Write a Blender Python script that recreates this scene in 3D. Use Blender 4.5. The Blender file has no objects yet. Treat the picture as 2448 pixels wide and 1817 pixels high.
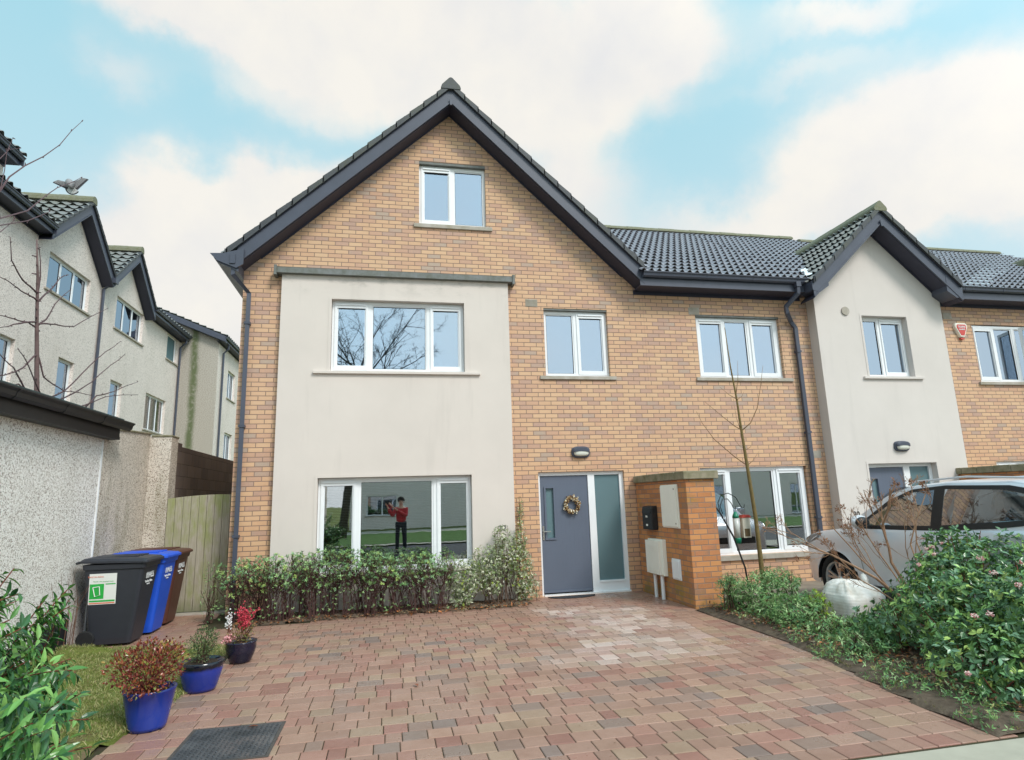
import bpy, bmesh, math, random
import numpy as np
from mathutils import Vector, Matrix, noise
random.seed(7); np.random.seed(7)
S = bpy.context.scene
COL = S.collection
R = math.radians
# ------------------------------------------------------------------ camera
def cam_basis(y, p, r):
    fw = Vector((math.sin(y)*math.cos(p), math.cos(y)*math.cos(p), math.sin(p)))
    rt = Vector((math.cos(y), -math.sin(y), 0)); up = rt.cross(fw)
    c, s = math.cos(r), math.sin(r)
    return c*rt+s*up, -s*rt+c*up, fw
CY, CP, CR, CF = 0.205927385, 0.192834868, -0.0313459645, 1456.48
CAM = Vector((-4.23826, -10.20734, 1.59741))
rt, up, fw = cam_basis(CY, CP, CR)
cd = bpy.data.cameras.new('camera'); cam = bpy.data.objects.new('camera', cd); COL.objects.link(cam)
cam.matrix_world = Matrix(((rt.x, up.x, -fw.x, CAM.x), (rt.y, up.y, -fw.y, CAM.y), (rt.z, up.z, -fw.z, CAM.z), (0, 0, 0, 1)))
cd.sensor_fit = 'HORIZONTAL'; cd.sensor_width = 36; cd.lens = 36*CF/2448; cd.clip_start = .05; cd.clip_end = 2000
S.camera = cam
S.view_settings.view_transform = 'Standard'; S.view_settings.look = 'None'
S.view_settings.exposure = 0.85; S.view_settings.gamma = 1
def pdir(px, py):          # a direction of the sky, used to place the clouds of the dome
    k = 2448/2226
    d = rt*((px*k-1224)/CF)+up*(-(py*k-908.5)/CF)+fw
    return d.normalized()
# ------------------------------------------------------------------ world
SUN_EL, SUN_AZ = R(46), R(148)        # azimuth measured clockwise from +Y
W = bpy.data.worlds.new('World'); S.world = W; W.use_nodes = True
nt = W.node_tree; nt.nodes.clear()
def N(t, **k):
    n = nt.nodes.new(t)
    for a, b in k.items(): setattr(n, a, b)
    return n
L = lambda a, b: nt.links.new(a, b)
def wmath(op, a, b=None, clamp=False):
    n = N('ShaderNodeMath', operation=op); n.use_clamp = clamp
    for i, v in enumerate((a, b)):
        if v is None: continue
        if isinstance(v, (int, float)): n.inputs[i].default_value = v
        else: L(v, n.inputs[i])
    return n.outputs[0]
tc = N('ShaderNodeTexCoord')
sky = N('ShaderNodeTexSky'); sky.sky_type = 'NISHITA'; sky.sun_disc = False
sky.sun_elevation = SUN_EL; sky.sun_rotation = SUN_AZ; sky.dust_density = 2.0; sky.air_density = 1.0
nz = N('ShaderNodeTexNoise'); nz.inputs['Scale'].default_value = 2.6; nz.inputs['Detail'].default_value = 5; nz.inputs['Roughness'].default_value = .5
L(tc.outputs['Generated'], nz.inputs['Vector'])
nz2 = N('ShaderNodeTexNoise'); nz2.inputs['Scale'].default_value = 6.0; nz2.inputs['Detail'].default_value = 9; nz2.inputs['Roughness'].default_value = .58
L(tc.outputs['Generated'], nz2.inputs['Vector'])
dv = N('ShaderNodeVectorMath', operation='SUBTRACT'); L(nz2.outputs['Color'], dv.inputs[0]); dv.inputs[1].default_value = (.5, .5, .5)
ds = N('ShaderNodeVectorMath', operation='SCALE'); L(dv.outputs[0], ds.inputs[0]); ds.inputs['Scale'].default_value = .19
wd = N('ShaderNodeVectorMath', operation='ADD'); L(tc.outputs['Generated'], wd.inputs[0]); L(ds.outputs[0], wd.inputs[1])
# (x, y, radius across, radius up, weight): cumulus banks over the roofs
blobs = [(420, 22, .20, .045, .9), (760, 45, .22, .058, 1), (1150, 50, .26, .095, 1), (1400, 90, .11, .06, .9), (740, 440, .14, .060, .95), (540, 490, .14, .070, .95), (420, 570, .12, .10, .8),
         (1260, 255, .13, .045, .8), (1000, 210, .12, .04, .45), (1250, 370, .09, .06, .6), (1880, 300, .13, .085, 1.0), (2180, 290, .12, .12, 1.0), (2000, 400, .22, .07, .9), (1850, 8, .10, .03, .7),
         (330, 700, .2, .12, .9), (230, 160, .07, .04, .45), (700, 560, .22, .09, .8), (1600, 500, .2, .04, .5), (1150, 500, .2, .08, .7), (1750, 150, .10, .02, .35), (600, 200, .14, .03, .35)]
tot = None
for (bx, by, ra, rb, wgt) in blobs:
    d = pdir(bx, by)
    east = Vector((d.y, -d.x, 0)).normalized(); nor = east.cross(d)
    sb = N('ShaderNodeVectorMath', operation='SUBTRACT'); L(wd.outputs[0], sb.inputs[0]); sb.inputs[1].default_value = d
    def comp(v, r):
        dp = N('ShaderNodeVectorMath', operation='DOT_PRODUCT'); L(sb.outputs[0], dp.inputs[0]); dp.inputs[1].default_value = v/r
        return wmath('POWER', wmath('ABSOLUTE', dp.outputs['Value']), 2)
    s2 = wmath('ADD', wmath('ADD', comp(east, ra), comp(nor, rb)), comp(d, .6))
    g = wmath('MULTIPLY', wmath('EXPONENT', wmath('MULTIPLY', s2, -1.1)), wgt)
    tot = g if tot is None else wmath('ADD', tot, g)
# general broken cloud away from the banks, heavier behind the camera
gen = N('ShaderNodeMapRange'); gen.inputs['From Min'].default_value = .42; gen.inputs['From Max'].default_value = .68
gen.inputs['To Max'].default_value = .24; L(nz.outputs['Fac'], gen.inputs['Value'])
tot = wmath('ADD', tot, gen.outputs[0])
sx = N('ShaderNodeSeparateXYZ'); L(tc.outputs['Generated'], sx.inputs[0])
back = N('ShaderNodeMapRange'); back.inputs['From Min'].default_value = .0; back.inputs['From Max'].default_value = -.5; back.inputs['To Max'].default_value = .35
L(sx.outputs['Y'], back.inputs['Value']); tot = wmath('ADD', tot, back.outputs[0])
mask = N('ShaderNodeMapRange', interpolation_type='SMOOTHSTEP'); mask.inputs['From Min'].default_value = .12; mask.inputs['From Max'].default_value = .95
L(tot, mask.inputs['Value'])
# clear sky: paler towards the horizon, mixed with the Nishita sky
zr = N('ShaderNodeMapRange'); zr.inputs['From Min'].default_value = .02; zr.inputs['From Max'].default_value = .62; L(sx.outputs['Z'], zr.inputs['Value'])
cr = N('ShaderNodeValToRGB'); L(zr.outputs[0], cr.inputs['Fac'])
cr.color_ramp.elements[0].color = (.42, .475, .50, 1); cr.color_ramp.elements[1].color = (.235, .425, .485, 1)
e = cr.color_ramp.elements.new(.45); e.color = (.335, .455, .49, 1)
sk = N('ShaderNodeVectorMath', operation='SCALE'); L(sky.outputs[0], sk.inputs[0]); sk.inputs['Scale'].default_value = .10
mx = N('ShaderNodeMix', data_type='RGBA'); mx.inputs[0].default_value = .12; L(cr.outputs[0], mx.inputs[6]); L(sk.outputs[0], mx.inputs[7])
# cloud: cream tops, cooler and greyer in the thick parts
cn = N('ShaderNodeValToRGB'); L(nz2.outputs['Fac'], cn.inputs['Fac'])
cn.color_ramp.elements[0].position = .30; cn.color_ramp.elements[0].color = (.45, .452, .455, 1)
cn.color_ramp.elements[1].position = .62; cn.color_ramp.elements[1].color = (.515, .50, .468, 1)
m2 = N('ShaderNodeMix', data_type='RGBA'); L(mask.outputs[0], m2.inputs[0]); L(mx.outputs[2], m2.inputs[6]); L(cn.outputs[0], m2.inputs[7])
bg = N('ShaderNodeBackground'); L(m2.outputs[2], bg.inputs['Color'])
# the hidden sun brightens the cloud around it, behind the camera
sd_ = N('ShaderNodeVectorMath', operation='DOT_PRODUCT'); L(tc.outputs['Generated'], sd_.inputs[0]); sd_.inputs[1].default_value = (math.sin(SUN_AZ)*math.cos(SUN_EL), math.cos(SUN_AZ)*math.cos(SUN_EL), math.sin(SUN_EL))
gl_ = N('ShaderNodeMapRange', interpolation_type='SMOOTHSTEP'); gl_.inputs['From Min'].default_value = .05; gl_.inputs['From Max'].default_value = 1.0; gl_.inputs['To Min'].default_value = 1.0; gl_.inputs['To Max'].default_value = 1.7
L(sd_.outputs['Value'], gl_.inputs['Value']); L(gl_.outputs[0], bg.inputs['Strength'])
wo = N('ShaderNodeOutputWorld'); L(bg.outputs[0], wo.inputs['Surface'])
# ------------------------------------------------------------------ sun
sl = bpy.data.lights.new('sun', 'SUN'); sl.energy = 1.45; sl.angle = R(16); sl.color = (1, .965, .91)
so = bpy.data.objects.new('sun', sl); COL.objects.link(so)
sdir = Vector((math.sin(SUN_AZ)*math.cos(SUN_EL), math.cos(SUN_AZ)*math.cos(SUN_EL), math.sin(SUN_EL)))
so.rotation_euler = sdir.to_track_quat('Z', 'Y').to_euler(); so.location = (0, -20, 30)
# ------------------------------------------------------------------ helpers
def tag(o, label=None, cat=None, group=None, kind=None):
    if label: o['label'] = label
    if cat: o['category'] = cat
    if group: o['group'] = group
    if kind: o['kind'] = kind
    return o
def thing(name, label, cat, loc=(0, 0, 0), group=None):
    o = bpy.data.objects.new(name, None); COL.objects.link(o); o.location = loc; o.empty_display_size = .1
    bpy.context.view_layer.update()
    return tag(o, label, cat, group)
class MB:
    def __init__(s): s.v = []; s.f = []; s.c = None
    def add(s, vs, fs):
        b = len(s.v); s.v += [tuple(p) for p in vs]; s.f += [tuple(i+b for i in f) for f in fs]; return s
    def box(s, x0, x1, y0, y1, z0, z1):
        v = [(x0, y0, z0), (x1, y0, z0), (x1, y1, z0), (x0, y1, z0), (x0, y0, z1), (x1, y0, z1), (x1, y1, z1), (x0, y1, z1)]
        return s.add(v, [(0, 3, 2, 1), (4, 5, 6, 7), (0, 1, 5, 4), (1, 2, 6, 5), (2, 3, 7, 6), (3, 0, 4, 7)])
    def quad(s, *p): return s.add(p, [tuple(range(len(p)))])
    def prism(s, poly, d):     # poly: 3D loop, d: extrusion vector
        n = len(poly); d = Vector(d)
        v = [Vector(p) for p in poly]; v += [p+d for p in v]
        return s.add(v, [tuple(range(n))[::-1], tuple(range(n, 2*n))]+[(i, (i+1) % n, n+(i+1) % n, n+i) for i in range(n)])
    def tube(s, path, r, n=8, square=False, cap=True):
        path = [Vector(p) for p in path]; m = len(path)
        rr = r if isinstance(r, (list, tuple)) else [r]*m
        ref = None; vs = []
        for i, p in enumerate(path):
            t = (path[min(i+1, m-1)]-path[max(i-1, 0)]).normalized()
            if ref is None:
                ref = Vector((0, 0, 1)) if abs(t.z) < .9 else Vector((0, 1, 0))
            a = ref-t*ref.dot(t)
            if a.length < 1e-4: a = Vector((1, 0, 0))-t*t.x
            a.normalize(); ref = a; b = t.cross(a)
            k = 4 if square else n
            for j in range(k):
                an = 2*math.pi*(j+.5)/k
                q = 1.414 if square else 1
                vs.append(p+(a*math.cos(an)+b*math.sin(an))*rr[i]*q)
        k = 4 if square else n
        fs = [(i*k+j, i*k+(j+1) % k, (i+1)*k+(j+1) % k, (i+1)*k+j) for i in range(m-1) for j in range(k)]
        if cap: fs += [tuple(range(k))[::-1], tuple((m-1)*k+j for j in range(k))]
        return s.add(vs, fs)
    def lathe(s, prof, c=(0, 0, 0), n=24, axis='z'):
        vs = []
        for (r, h) in prof:
            for j in range(n):
                a = 2*math.pi*j/n; x, y = r*math.cos(a), r*math.sin(a)
                vs.append((c[0]+x, c[1]+y, c[2]+h) if axis == 'z' else ((c[0]+x, c[1]+h, c[2]+y) if axis == 'y' else (c[0]+h, c[1]+x, c[2]+y)))
        m = len(prof)
        return s.add(vs, [(i*n+j, i*n+(j+1) % n, (i+1)*n+(j+1) % n, (i+1)*n+j) for i in range(m-1) for j in range(n)])
    def build(s, name, mat, parent=None, smooth=False, bevel=0, subsurf=0, wn=False):
        me = bpy.data.meshes.new(name); me.from_pydata([tuple(p) for p in s.v], [], s.f)
        if s.c is not None:
            ca = me.color_attributes.new('Col', 'FLOAT_COLOR', 'POINT')
            arr = np.ones((len(s.v), 4), np.float32); arr[:, :3] = np.asarray(s.c, np.float32).reshape(-1, 3); ca.data.foreach_set('color', arr.ravel())
        me.materials.append(mat)
        me.validate(); me.update()
        o = bpy.data.objects.new(name, me); COL.objects.link(o)
        if smooth: me.polygons.foreach_set('use_smooth', [True]*len(me.polygons))
        if parent is not None:
            o.parent = parent
            wm = Matrix.Translation(parent.matrix_world.translation) if parent.type == 'EMPTY' else parent.matrix_world.copy()
            o.matrix_parent_inverse = wm.inverted()
        if bevel:
            m = o.modifiers.new('b', 'BEVEL'); m.width = bevel; m.segments = 2; m.limit_method = 'ANGLE'; m.angle_limit = R(40)
        if subsurf:
            m = o.modifiers.new('s', 'SUBSURF'); m.levels = m.render_levels = subsurf
        return o
def struct(o): o['kind'] = 'structure'; return o
# ------------------------------------------------------------------ materials
class Mat:
    def __init__(s, name, col=(.5, .5, .5), rough=.6, metal=0, spec=.5):
        s.m = bpy.data.materials.new(name); s.m.use_nodes = True; s.t = s.m.node_tree
        s.b = s.t.nodes['Principled BSDF']; s.out = s.t.nodes['Material Output']
        s.b.inputs['Base Color'].default_value = (*col, 1); s.b.inputs['Roughness'].default_value = rough
        s.b.inputs['Metallic'].default_value = metal; s.b.inputs['Specular IOR Level'].default_value = spec
    def n(s, t, **k):
        x = s.t.nodes.new(t)
        for a, b in k.items():
            if a in x.inputs: x.inputs[a].default_value = b
            else: setattr(x, a, b)
        return x
    def l(s, a, b): s.t.links.new(a, b)
    def pos(s, sc=(1, 1, 1)):
        g = s.n('ShaderNodeNewGeometry'); m = s.n('ShaderNodeVectorMath', operation='MULTIPLY'); s.l(g.outputs['Position'], m.inputs[0]); m.inputs[1].default_value = sc
        return m.outputs[0]
    def noise(s, scale, detail=4, rough=.55, vec=None, sc=(1, 1, 1)):
        x = s.n('ShaderNodeTexNoise', Scale=scale, Detail=detail, Roughness=rough); s.l(vec or s.pos(sc), x.inputs['Vector']); return x.outputs['Fac']
    def mr(s, v, a, b, c=0, d=1, smooth=False):
        x = s.n('ShaderNodeMapRange'); s.l(v, x.inputs['Value'])
        if smooth: x.interpolation_type = 'SMOOTHSTEP'
        for k, q in zip(('From Min', 'From Max', 'To Min', 'To Max'), (a, b, c, d)): x.inputs[k].default_value = q
        return x.outputs[0]
    def math(s, op, a, b=0):
        x = s.n('ShaderNodeMath', operation=op)
        for i, v in enumerate((a, b)):
            if isinstance(v, (int, float)): x.inputs[i].default_value = v
            else: s.l(v, x.inputs[i])
        return x.outputs[0]
    def ramp(s, v, stops, const=False):
        x = s.n('ShaderNodeValToRGB'); s.l(v, x.inputs['Fac']); r = x.color_ramp
        if const: r.interpolation = 'CONSTANT'
        while len(r.elements) < len(stops): r.elements.new(.5)
        for e, (p, c) in zip(r.elements, stops): e.position = p; e.color = (*c, 1)
        return x.outputs[0]
    def mix(s, f, a, b, mode='MIX'):
        x = s.n('ShaderNodeMix', data_type='RGBA', blend_type=mode)
        for i, v in ((0, f), (6, a), (7, b)):
            if isinstance(v, (int, float)): x.inputs[i].default_value = v
            elif isinstance(v, tuple): x.inputs[i].default_value = (*v, 1)
            else: s.l(v, x.inputs[i])
        return x.outputs[2]
    def col(s, c): s.l(c, s.b.inputs['Base Color']); return s
    def rgh(s, c): s.l(c, s.b.inputs['Roughness']); return s
    def bump(s, h, st=.3, dist=.01):
        x = s.n('ShaderNodeBump'); x.inputs['Strength'].default_value = st; x.inputs['Distance'].default_value = dist
        s.l(h, x.inputs['Height']); s.l(x.outputs[0], s.b.inputs['Normal']); return s
def srgb(r, g, b, k=1.0):
    f = lambda c: ((c/255+.055)/1.055)**2.4 if c > 10 else c/255/12.92
    return (f(r)*k, f(g)*k, f(b)*k)
def brick_mat(name, k=1.0, moss=False, orange=False):
    m = Mat(name, rough=.85, spec=.25)
    g = m.n('ShaderNodeNewGeometry'); sp = m.n('ShaderNodeSeparateXYZ'); m.l(g.outputs['Position'], sp.inputs[0])
    u = m.math('ADD', sp.outputs['X'], sp.outputs['Y']); u = m.math('ADD', u, 50.02)
    v = m.math('ADD', sp.outputs['Z'], 3.0375)
    cb = m.n('ShaderNodeCombineXYZ'); m.l(u, cb.inputs['X']); m.l(v, cb.inputs['Y'])
    b = m.n('ShaderNodeTexBrick'); b.offset = .5; b.inputs['Scale'].default_value = 1
    for a, q in (('Mortar Size', .0068), ('Mortar Smooth', .25), ('Bias', 0), ('Brick Width', .225), ('Row Height', .075)): b.inputs[a].default_value = q
    b.inputs['Color1'].default_value = (0, 0, 0, 1); b.inputs['Color2'].default_value = (1, 1, 1, 1); b.inputs['Mortar'].default_value = (.5, .5, .5, 1)
    m.l(cb.outputs[0], b.inputs['Vector'])
    # clusters of purple-grey bricks drift through the buff ones
    big = m.noise(1.1, 3); bb = m.mr(big, .3, .7, -.16, .16)
    t = m.math('ADD', b.outputs['Color'], bb)
    P = lambda r, g_, b_: srgb(r, g_, b_, k)
    if orange: st = [(0, P(160, 112, 84)), (.2, P(184, 122, 82)), (.45, P(202, 138, 92)), (.7, P(208, 148, 98)), (.88, P(190, 124, 88)), (1, P(158, 120, 98))]
    else: st = [(0, P(216, 180, 150)), (.22, P(210, 170, 141)), (.42, P(218, 180, 149)), (.60, P(206, 164, 139)), (.76, P(196, 157, 140)), (.90, P(184, 152, 142)), (1, P(178, 160, 150))]
    c = m.ramp(t, st)
    fine = m.noise(38, 4, .7); c = m.mix(m.mr(fine, .3, .7, 0, .30), c, P(232, 190, 140) if not orange else P(215, 150, 95))
    # lower walls are ruddier
    zr = m.mr(sp.outputs['Z'], 3.4, .8, 0, .45, True)
    if not orange: c = m.mix(zr, c, m.mix(1.0, c, (1.0, .86, .70), 'MULTIPLY'))
    mo = m.mix(m.noise(9, 3), P(134, 110, 96), P(156, 132, 116))
    if moss:
        ms = m.mr(m.noise(2.3, 5, .6), .50, .66, 0, .7); low = m.mr(sp.outputs['Z'], .9, .1, .1, 1)
        tp = m.mr(m.noise(1.7, 3), .5, .6); ms = m.math('MULTIPLY', ms, m.math('MAXIMUM', low, m.math('MULTIPLY', tp, .8)))
        c = m.mix(ms, c, srgb(140, 128, 62, k))
    c = m.mix(b.outputs['Fac'], c, mo)
    m.col(c)
    h = m.math('SUBTRACT', 1, b.outputs['Fac']); h = m.math('ADD', h, m.math('MULTIPLY', fine, .35)); m.bump(h, .55, .006)
    return m.m
def render_mat(name, c, k=1, dirt=.45, patch=None):
    m = Mat(name, rough=.9, spec=.15)
    a = m.noise(.9, 5, .6); f = m.noise(140, 2, .6)
    drip = m.noise(2.2, 4, .6, sc=(2.2, 2.2, .25))
    base = m.mix(m.mr(a, .3, .7), srgb(*c, k), tuple(x*.93 for x in srgb(*c, k)))
    base = m.mix(m.mr(drip, .55, .85, 0, dirt), base, tuple(x*.75 for x in srgb(*c, k)))
    if patch:
        sp = m.n('ShaderNodeSeparateXYZ'); m.l(m.pos(), sp.inputs[0])
        zz = m.mr(sp.outputs['Z'], 4.98, 5.33, 0, 1, True); st = m.mr(m.noise(3.5, 5, .65, sc=(1, 1, 2)), .52, .72, 0, .45)
        base = m.mix(m.math('MULTIPLY', zz, st), base, srgb(140, 138, 130, k))
    m.col(base); m.bump(f, .15, .002)
    return m.m
def pebble_mat(name, c1, c2, c3, scale=60, moss=0, thr=.5):
    m = Mat(name, rough=.95, spec=.1)
    v = m.n('ShaderNodeTexVoronoi', Scale=scale); m.l(m.pos(), v.inputs['Vector'])
    g = m.n('ShaderNodeSeparateColor'); m.l(v.outputs['Color'], g.inputs[0])
    c = m.ramp(g.outputs[0], [(0, c1), (.55, c1), (.74, c2), (.92, c3), (1, tuple(x*.6 for x in c3))])
    gap = m.mr(v.outputs['Distance'], .5, .8, 0, .4)
    c = m.mix(gap, c, tuple(x*.62 for x in c2))
    lg = m.noise(.7, 4); c = m.mix(m.mr(lg, .35, .7, 0, .35), c, c2)
    if moss:
        ms = m.mr(m.noise(1.6, 5, .6, sc=(1, 1, .35)), .48, .68, 0, moss)
        c = m.mix(ms, c, srgb(118, 112, 78))
    m.col(c); m.bump(m.math('SUBTRACT', 1, v.outputs['Distance']), .6, .01)
    return m.m
def leafm(name, tint=(1, 1, 1), rough=.42, trans=.18):
    m = Mat(name, rough=rough, spec=.4)
    a = m.n('ShaderNodeAttribute', attribute_name='Col')
    c = m.mix(1.0, a.outputs['Color'], tint, 'MULTIPLY')
    m.col(c)
    t = m.n('ShaderNodeBsdfTranslucent'); m.l(c, t.inputs['Color'])
    x = m.n('ShaderNodeMixShader'); x.inputs[0].default_value = trans
    m.l(m.b.outputs[0], x.inputs[1]); m.l(t.outputs[0], x.inputs[2]); m.l(x.outputs[0], m.out.inputs['Surface'])
    return m.m
def glass_mat(name, refl=.42, tint=(.80, .88, .95), rough=0.0, wav=0, op=.0, opc=(.4, .45, .5)):
    m = Mat(name); m.t.nodes.remove(m.b)
    gl = m.n('ShaderNodeBsdfGlossy'); gl.inputs['Color'].default_value = (*tint, 1); gl.inputs['Roughness'].default_value = rough
    tr = m.n('ShaderNodeBsdfTransparent'); tr.inputs['Color'].default_value = (.78, .84, .86, 1)
    fr = m.n('ShaderNodeFresnel'); fr.inputs['IOR'].default_value = 1.45
    f = m.math('ADD', m.math('MULTIPLY', fr.outputs[0], .7), refl)
    x = m.n('ShaderNodeMixShader'); m.l(f, x.inputs[0]); m.l(tr.outputs[0], x.inputs[1]); m.l(gl.outputs[0], x.inputs[2])
    if wav:
        b = m.n('ShaderNodeBump'); b.inputs['Strength'].default_value = wav; b.inputs['Distance'].default_value = .02
        m.l(m.noise(3.0, 2), b.inputs['Height']); m.l(b.outputs[0], gl.inputs['Normal'])
    o = x.outputs[0]
    if op:
        d = m.n('ShaderNodeBsdfDiffuse'); d.inputs['Color'].default_value = (*opc, 1)
        y = m.n('ShaderNodeMixShader'); y.inputs[0].default_value = op; m.l(o, y.inputs[1]); m.l(d.outputs[0], y.inputs[2]); o = y.outputs[0]
    m.l(o, m.out.inputs['Surface'])
    return m.m
def noisy(name, c, rough=.6, amt=.2, scale=8, spec=.5, bump=0, c2=None, metal=0, det=4):
    m = Mat(name, c, rough, metal, spec)
    nf = m.noise(scale, det, .6)
    m.col(m.mix(m.mr(nf, .3, .7), c, c2 or tuple(x*(1-amt) for x in c)))
    if bump: m.bump(nf, bump, .01)
    return m.m
M = {}
M['brick'] = brick_mat('buff_brick', .93)
M['brick_o'] = brick_mat('orange_brick', .95, moss=True, orange=True)
M['render'] = render_mat('cream_render', (217, 206, 198), patch=True)
M['render2'] = render_mat('cream_render_neighbour', (215, 206, 200))
M['upvc'] = noisy('white_upvc', (.84, .85, .87), .35, .04, 3)
M['dark'] = noisy('dark_grey_pvc', srgb(74, 78, 92), .38, .15, 4, .5)
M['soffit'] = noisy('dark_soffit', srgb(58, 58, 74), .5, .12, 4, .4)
M['tile'] = None
def tile_mat(name, moss, c=(96, 98, 104)):
    m = Mat(name, rough=.55, spec=.35)
    a = m.noise(1.2, 5, .6); f = m.noise(26, 4, .7)
    c0 = m.mix(m.mr(f, .3, .7), srgb(*c), tuple(x*.65 for x in srgb(*c)))
    ms = m.mr(m.math('ADD', m.math('MULTIPLY', a, .6), m.math('MULTIPLY', f, .4)), .5, .62, 0, moss)
    m.col(m.mix(ms, c0, srgb(104, 108, 70))); m.bump(f, .25, .006)
    return m.m
M['tile'] = tile_mat('grey_roof_tile', .06, (172, 170, 178))
M['tile_moss'] = tile_mat('mossy_roof_tile', .25, (140, 140, 138))
M['verge'] = tile_mat('verge_tile', .25, (78, 80, 84))
M['ridge'] = noisy('mossy_ridge', srgb(128, 126, 110), .9, .3, 14, c2=srgb(112, 112, 84))
M['stone'] = noisy('concrete_sill', srgb(182, 174, 166), .85, .2, 6, .2, .1, c2=srgb(156, 148, 132))
M['coping'] = noisy('mossy_concrete_coping', srgb(156, 146, 126), .9, .3, 7, .2, .3, c2=srgb(116, 112, 84))
M['lead'] = noisy('weathered_lead', srgb(126, 128, 128), .7, .25, 9, .3, .1, c2=srgb(104, 106, 98))
M['glass'] = glass_mat('window_glass', .40, (.72, .84, .97))
M['glass_sky'] = glass_mat('upper_window_glass', .62, (.50, .585, .69), .0)
M['glass_dark'] = glass_mat('ground_window_glass', .33, (.98, .98, 1.0), wav=.012)
M['frost'] = glass_mat('frosted_glass', .18, (.7, .8, .85), .25, op=.75, opc=srgb(112, 138, 144))
M['curtain'] = noisy('pale_curtain', (.62, .66, .70), .9, .1, 3)
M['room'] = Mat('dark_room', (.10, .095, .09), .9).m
M['blind'] = Mat('venetian_blind', (.50, .50, .50), .5).m
M['door'] = noisy('slate_blue_door', srgb(98, 106, 122), .45, .06, 2, .4)
M['steel'] = Mat('brushed_steel', (.55, .52, .48), .3, .9).m
M['black'] = noisy('black_plastic', (.022, .022, .024), .5, .2, 8, .4)
M['rubber'] = noisy('black_rubber', (.02, .02, .021), .85, .2, 30, .3, .3)
M['cream'] = noisy('cream_grp', srgb(246, 242, 230), .5, .05, 5)
M['white'] = Mat('white_plastic', (.82, .83, .84), .45).m
# ------------------------------------------------------------------ building helpers
# a frame of reference: local (u, d, z): u along the wall, d outwards. For facades facing -Y: P=(u, Y0-d, z); facing +X: P=(X0+d, u, z)
class Fr:
    def __init__(s, kind, base): s.k = kind; s.b = base
    def p(s, u, d, z): return (u, s.b-d, z) if s.k == 'y' else (s.b+d, u, z)
    def box(s, mb, u0, u1, d0, d1, z0, z1):
        v = [s.p(u, d, z) for z in (z0, z1) for (u, d) in ((u0, d1), (u1, d1), (u1, d0), (u0, d0))]
        return mb.add(v, [(0, 3, 2, 1), (4, 5, 6, 7), (0, 1, 5, 4), (1, 2, 6, 5), (2, 3, 7, 6), (3, 0, 4, 7)])
def wall_strips(mb, fr, u0, u1, z0, top, holes, breaks=(), d=0, reveal=.1):
    """flat wall with rectangular holes; top(u) gives its height"""
    xs = sorted(set([u0, u1]+[h for hh in holes for h in hh[:2]]+list(breaks)))
    for a, b in zip(xs[:-1], xs[1:]):
        zz = z0
        for h in sorted([h for h in holes if h[0] <= a+1e-6 and h[1] >= b-1e-6], key=lambda h: h[2]):
            if h[2] > zz+1e-5: mb.quad(fr.p(a, d, zz), fr.p(b, d, zz), fr.p(b, d, h[2]), fr.p(a, d, h[2]))
            zz = h[3]
        if top(a)-zz > 1e-4 or top(b)-zz > 1e-4: mb.quad(fr.p(a, d, zz), fr.p(b, d, zz), fr.p(b, d, top(b)), fr.p(a, d, top(a)))
    for (a, b, z_0, z_1) in holes:
        e = d-reveal
        for (p, q) in (((a, z_0), (a, z_1)), ((a, z_1), (b, z_1)), ((b, z_1), (b, z_0)), ((b, z_0), (a, z_0))):
            mb.quad(fr.p(p[0], d, p[1]), fr.p(p[0], e, p[1]), fr.p(q[0], e, q[1]), fr.p(q[0], d, q[1]))
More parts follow.
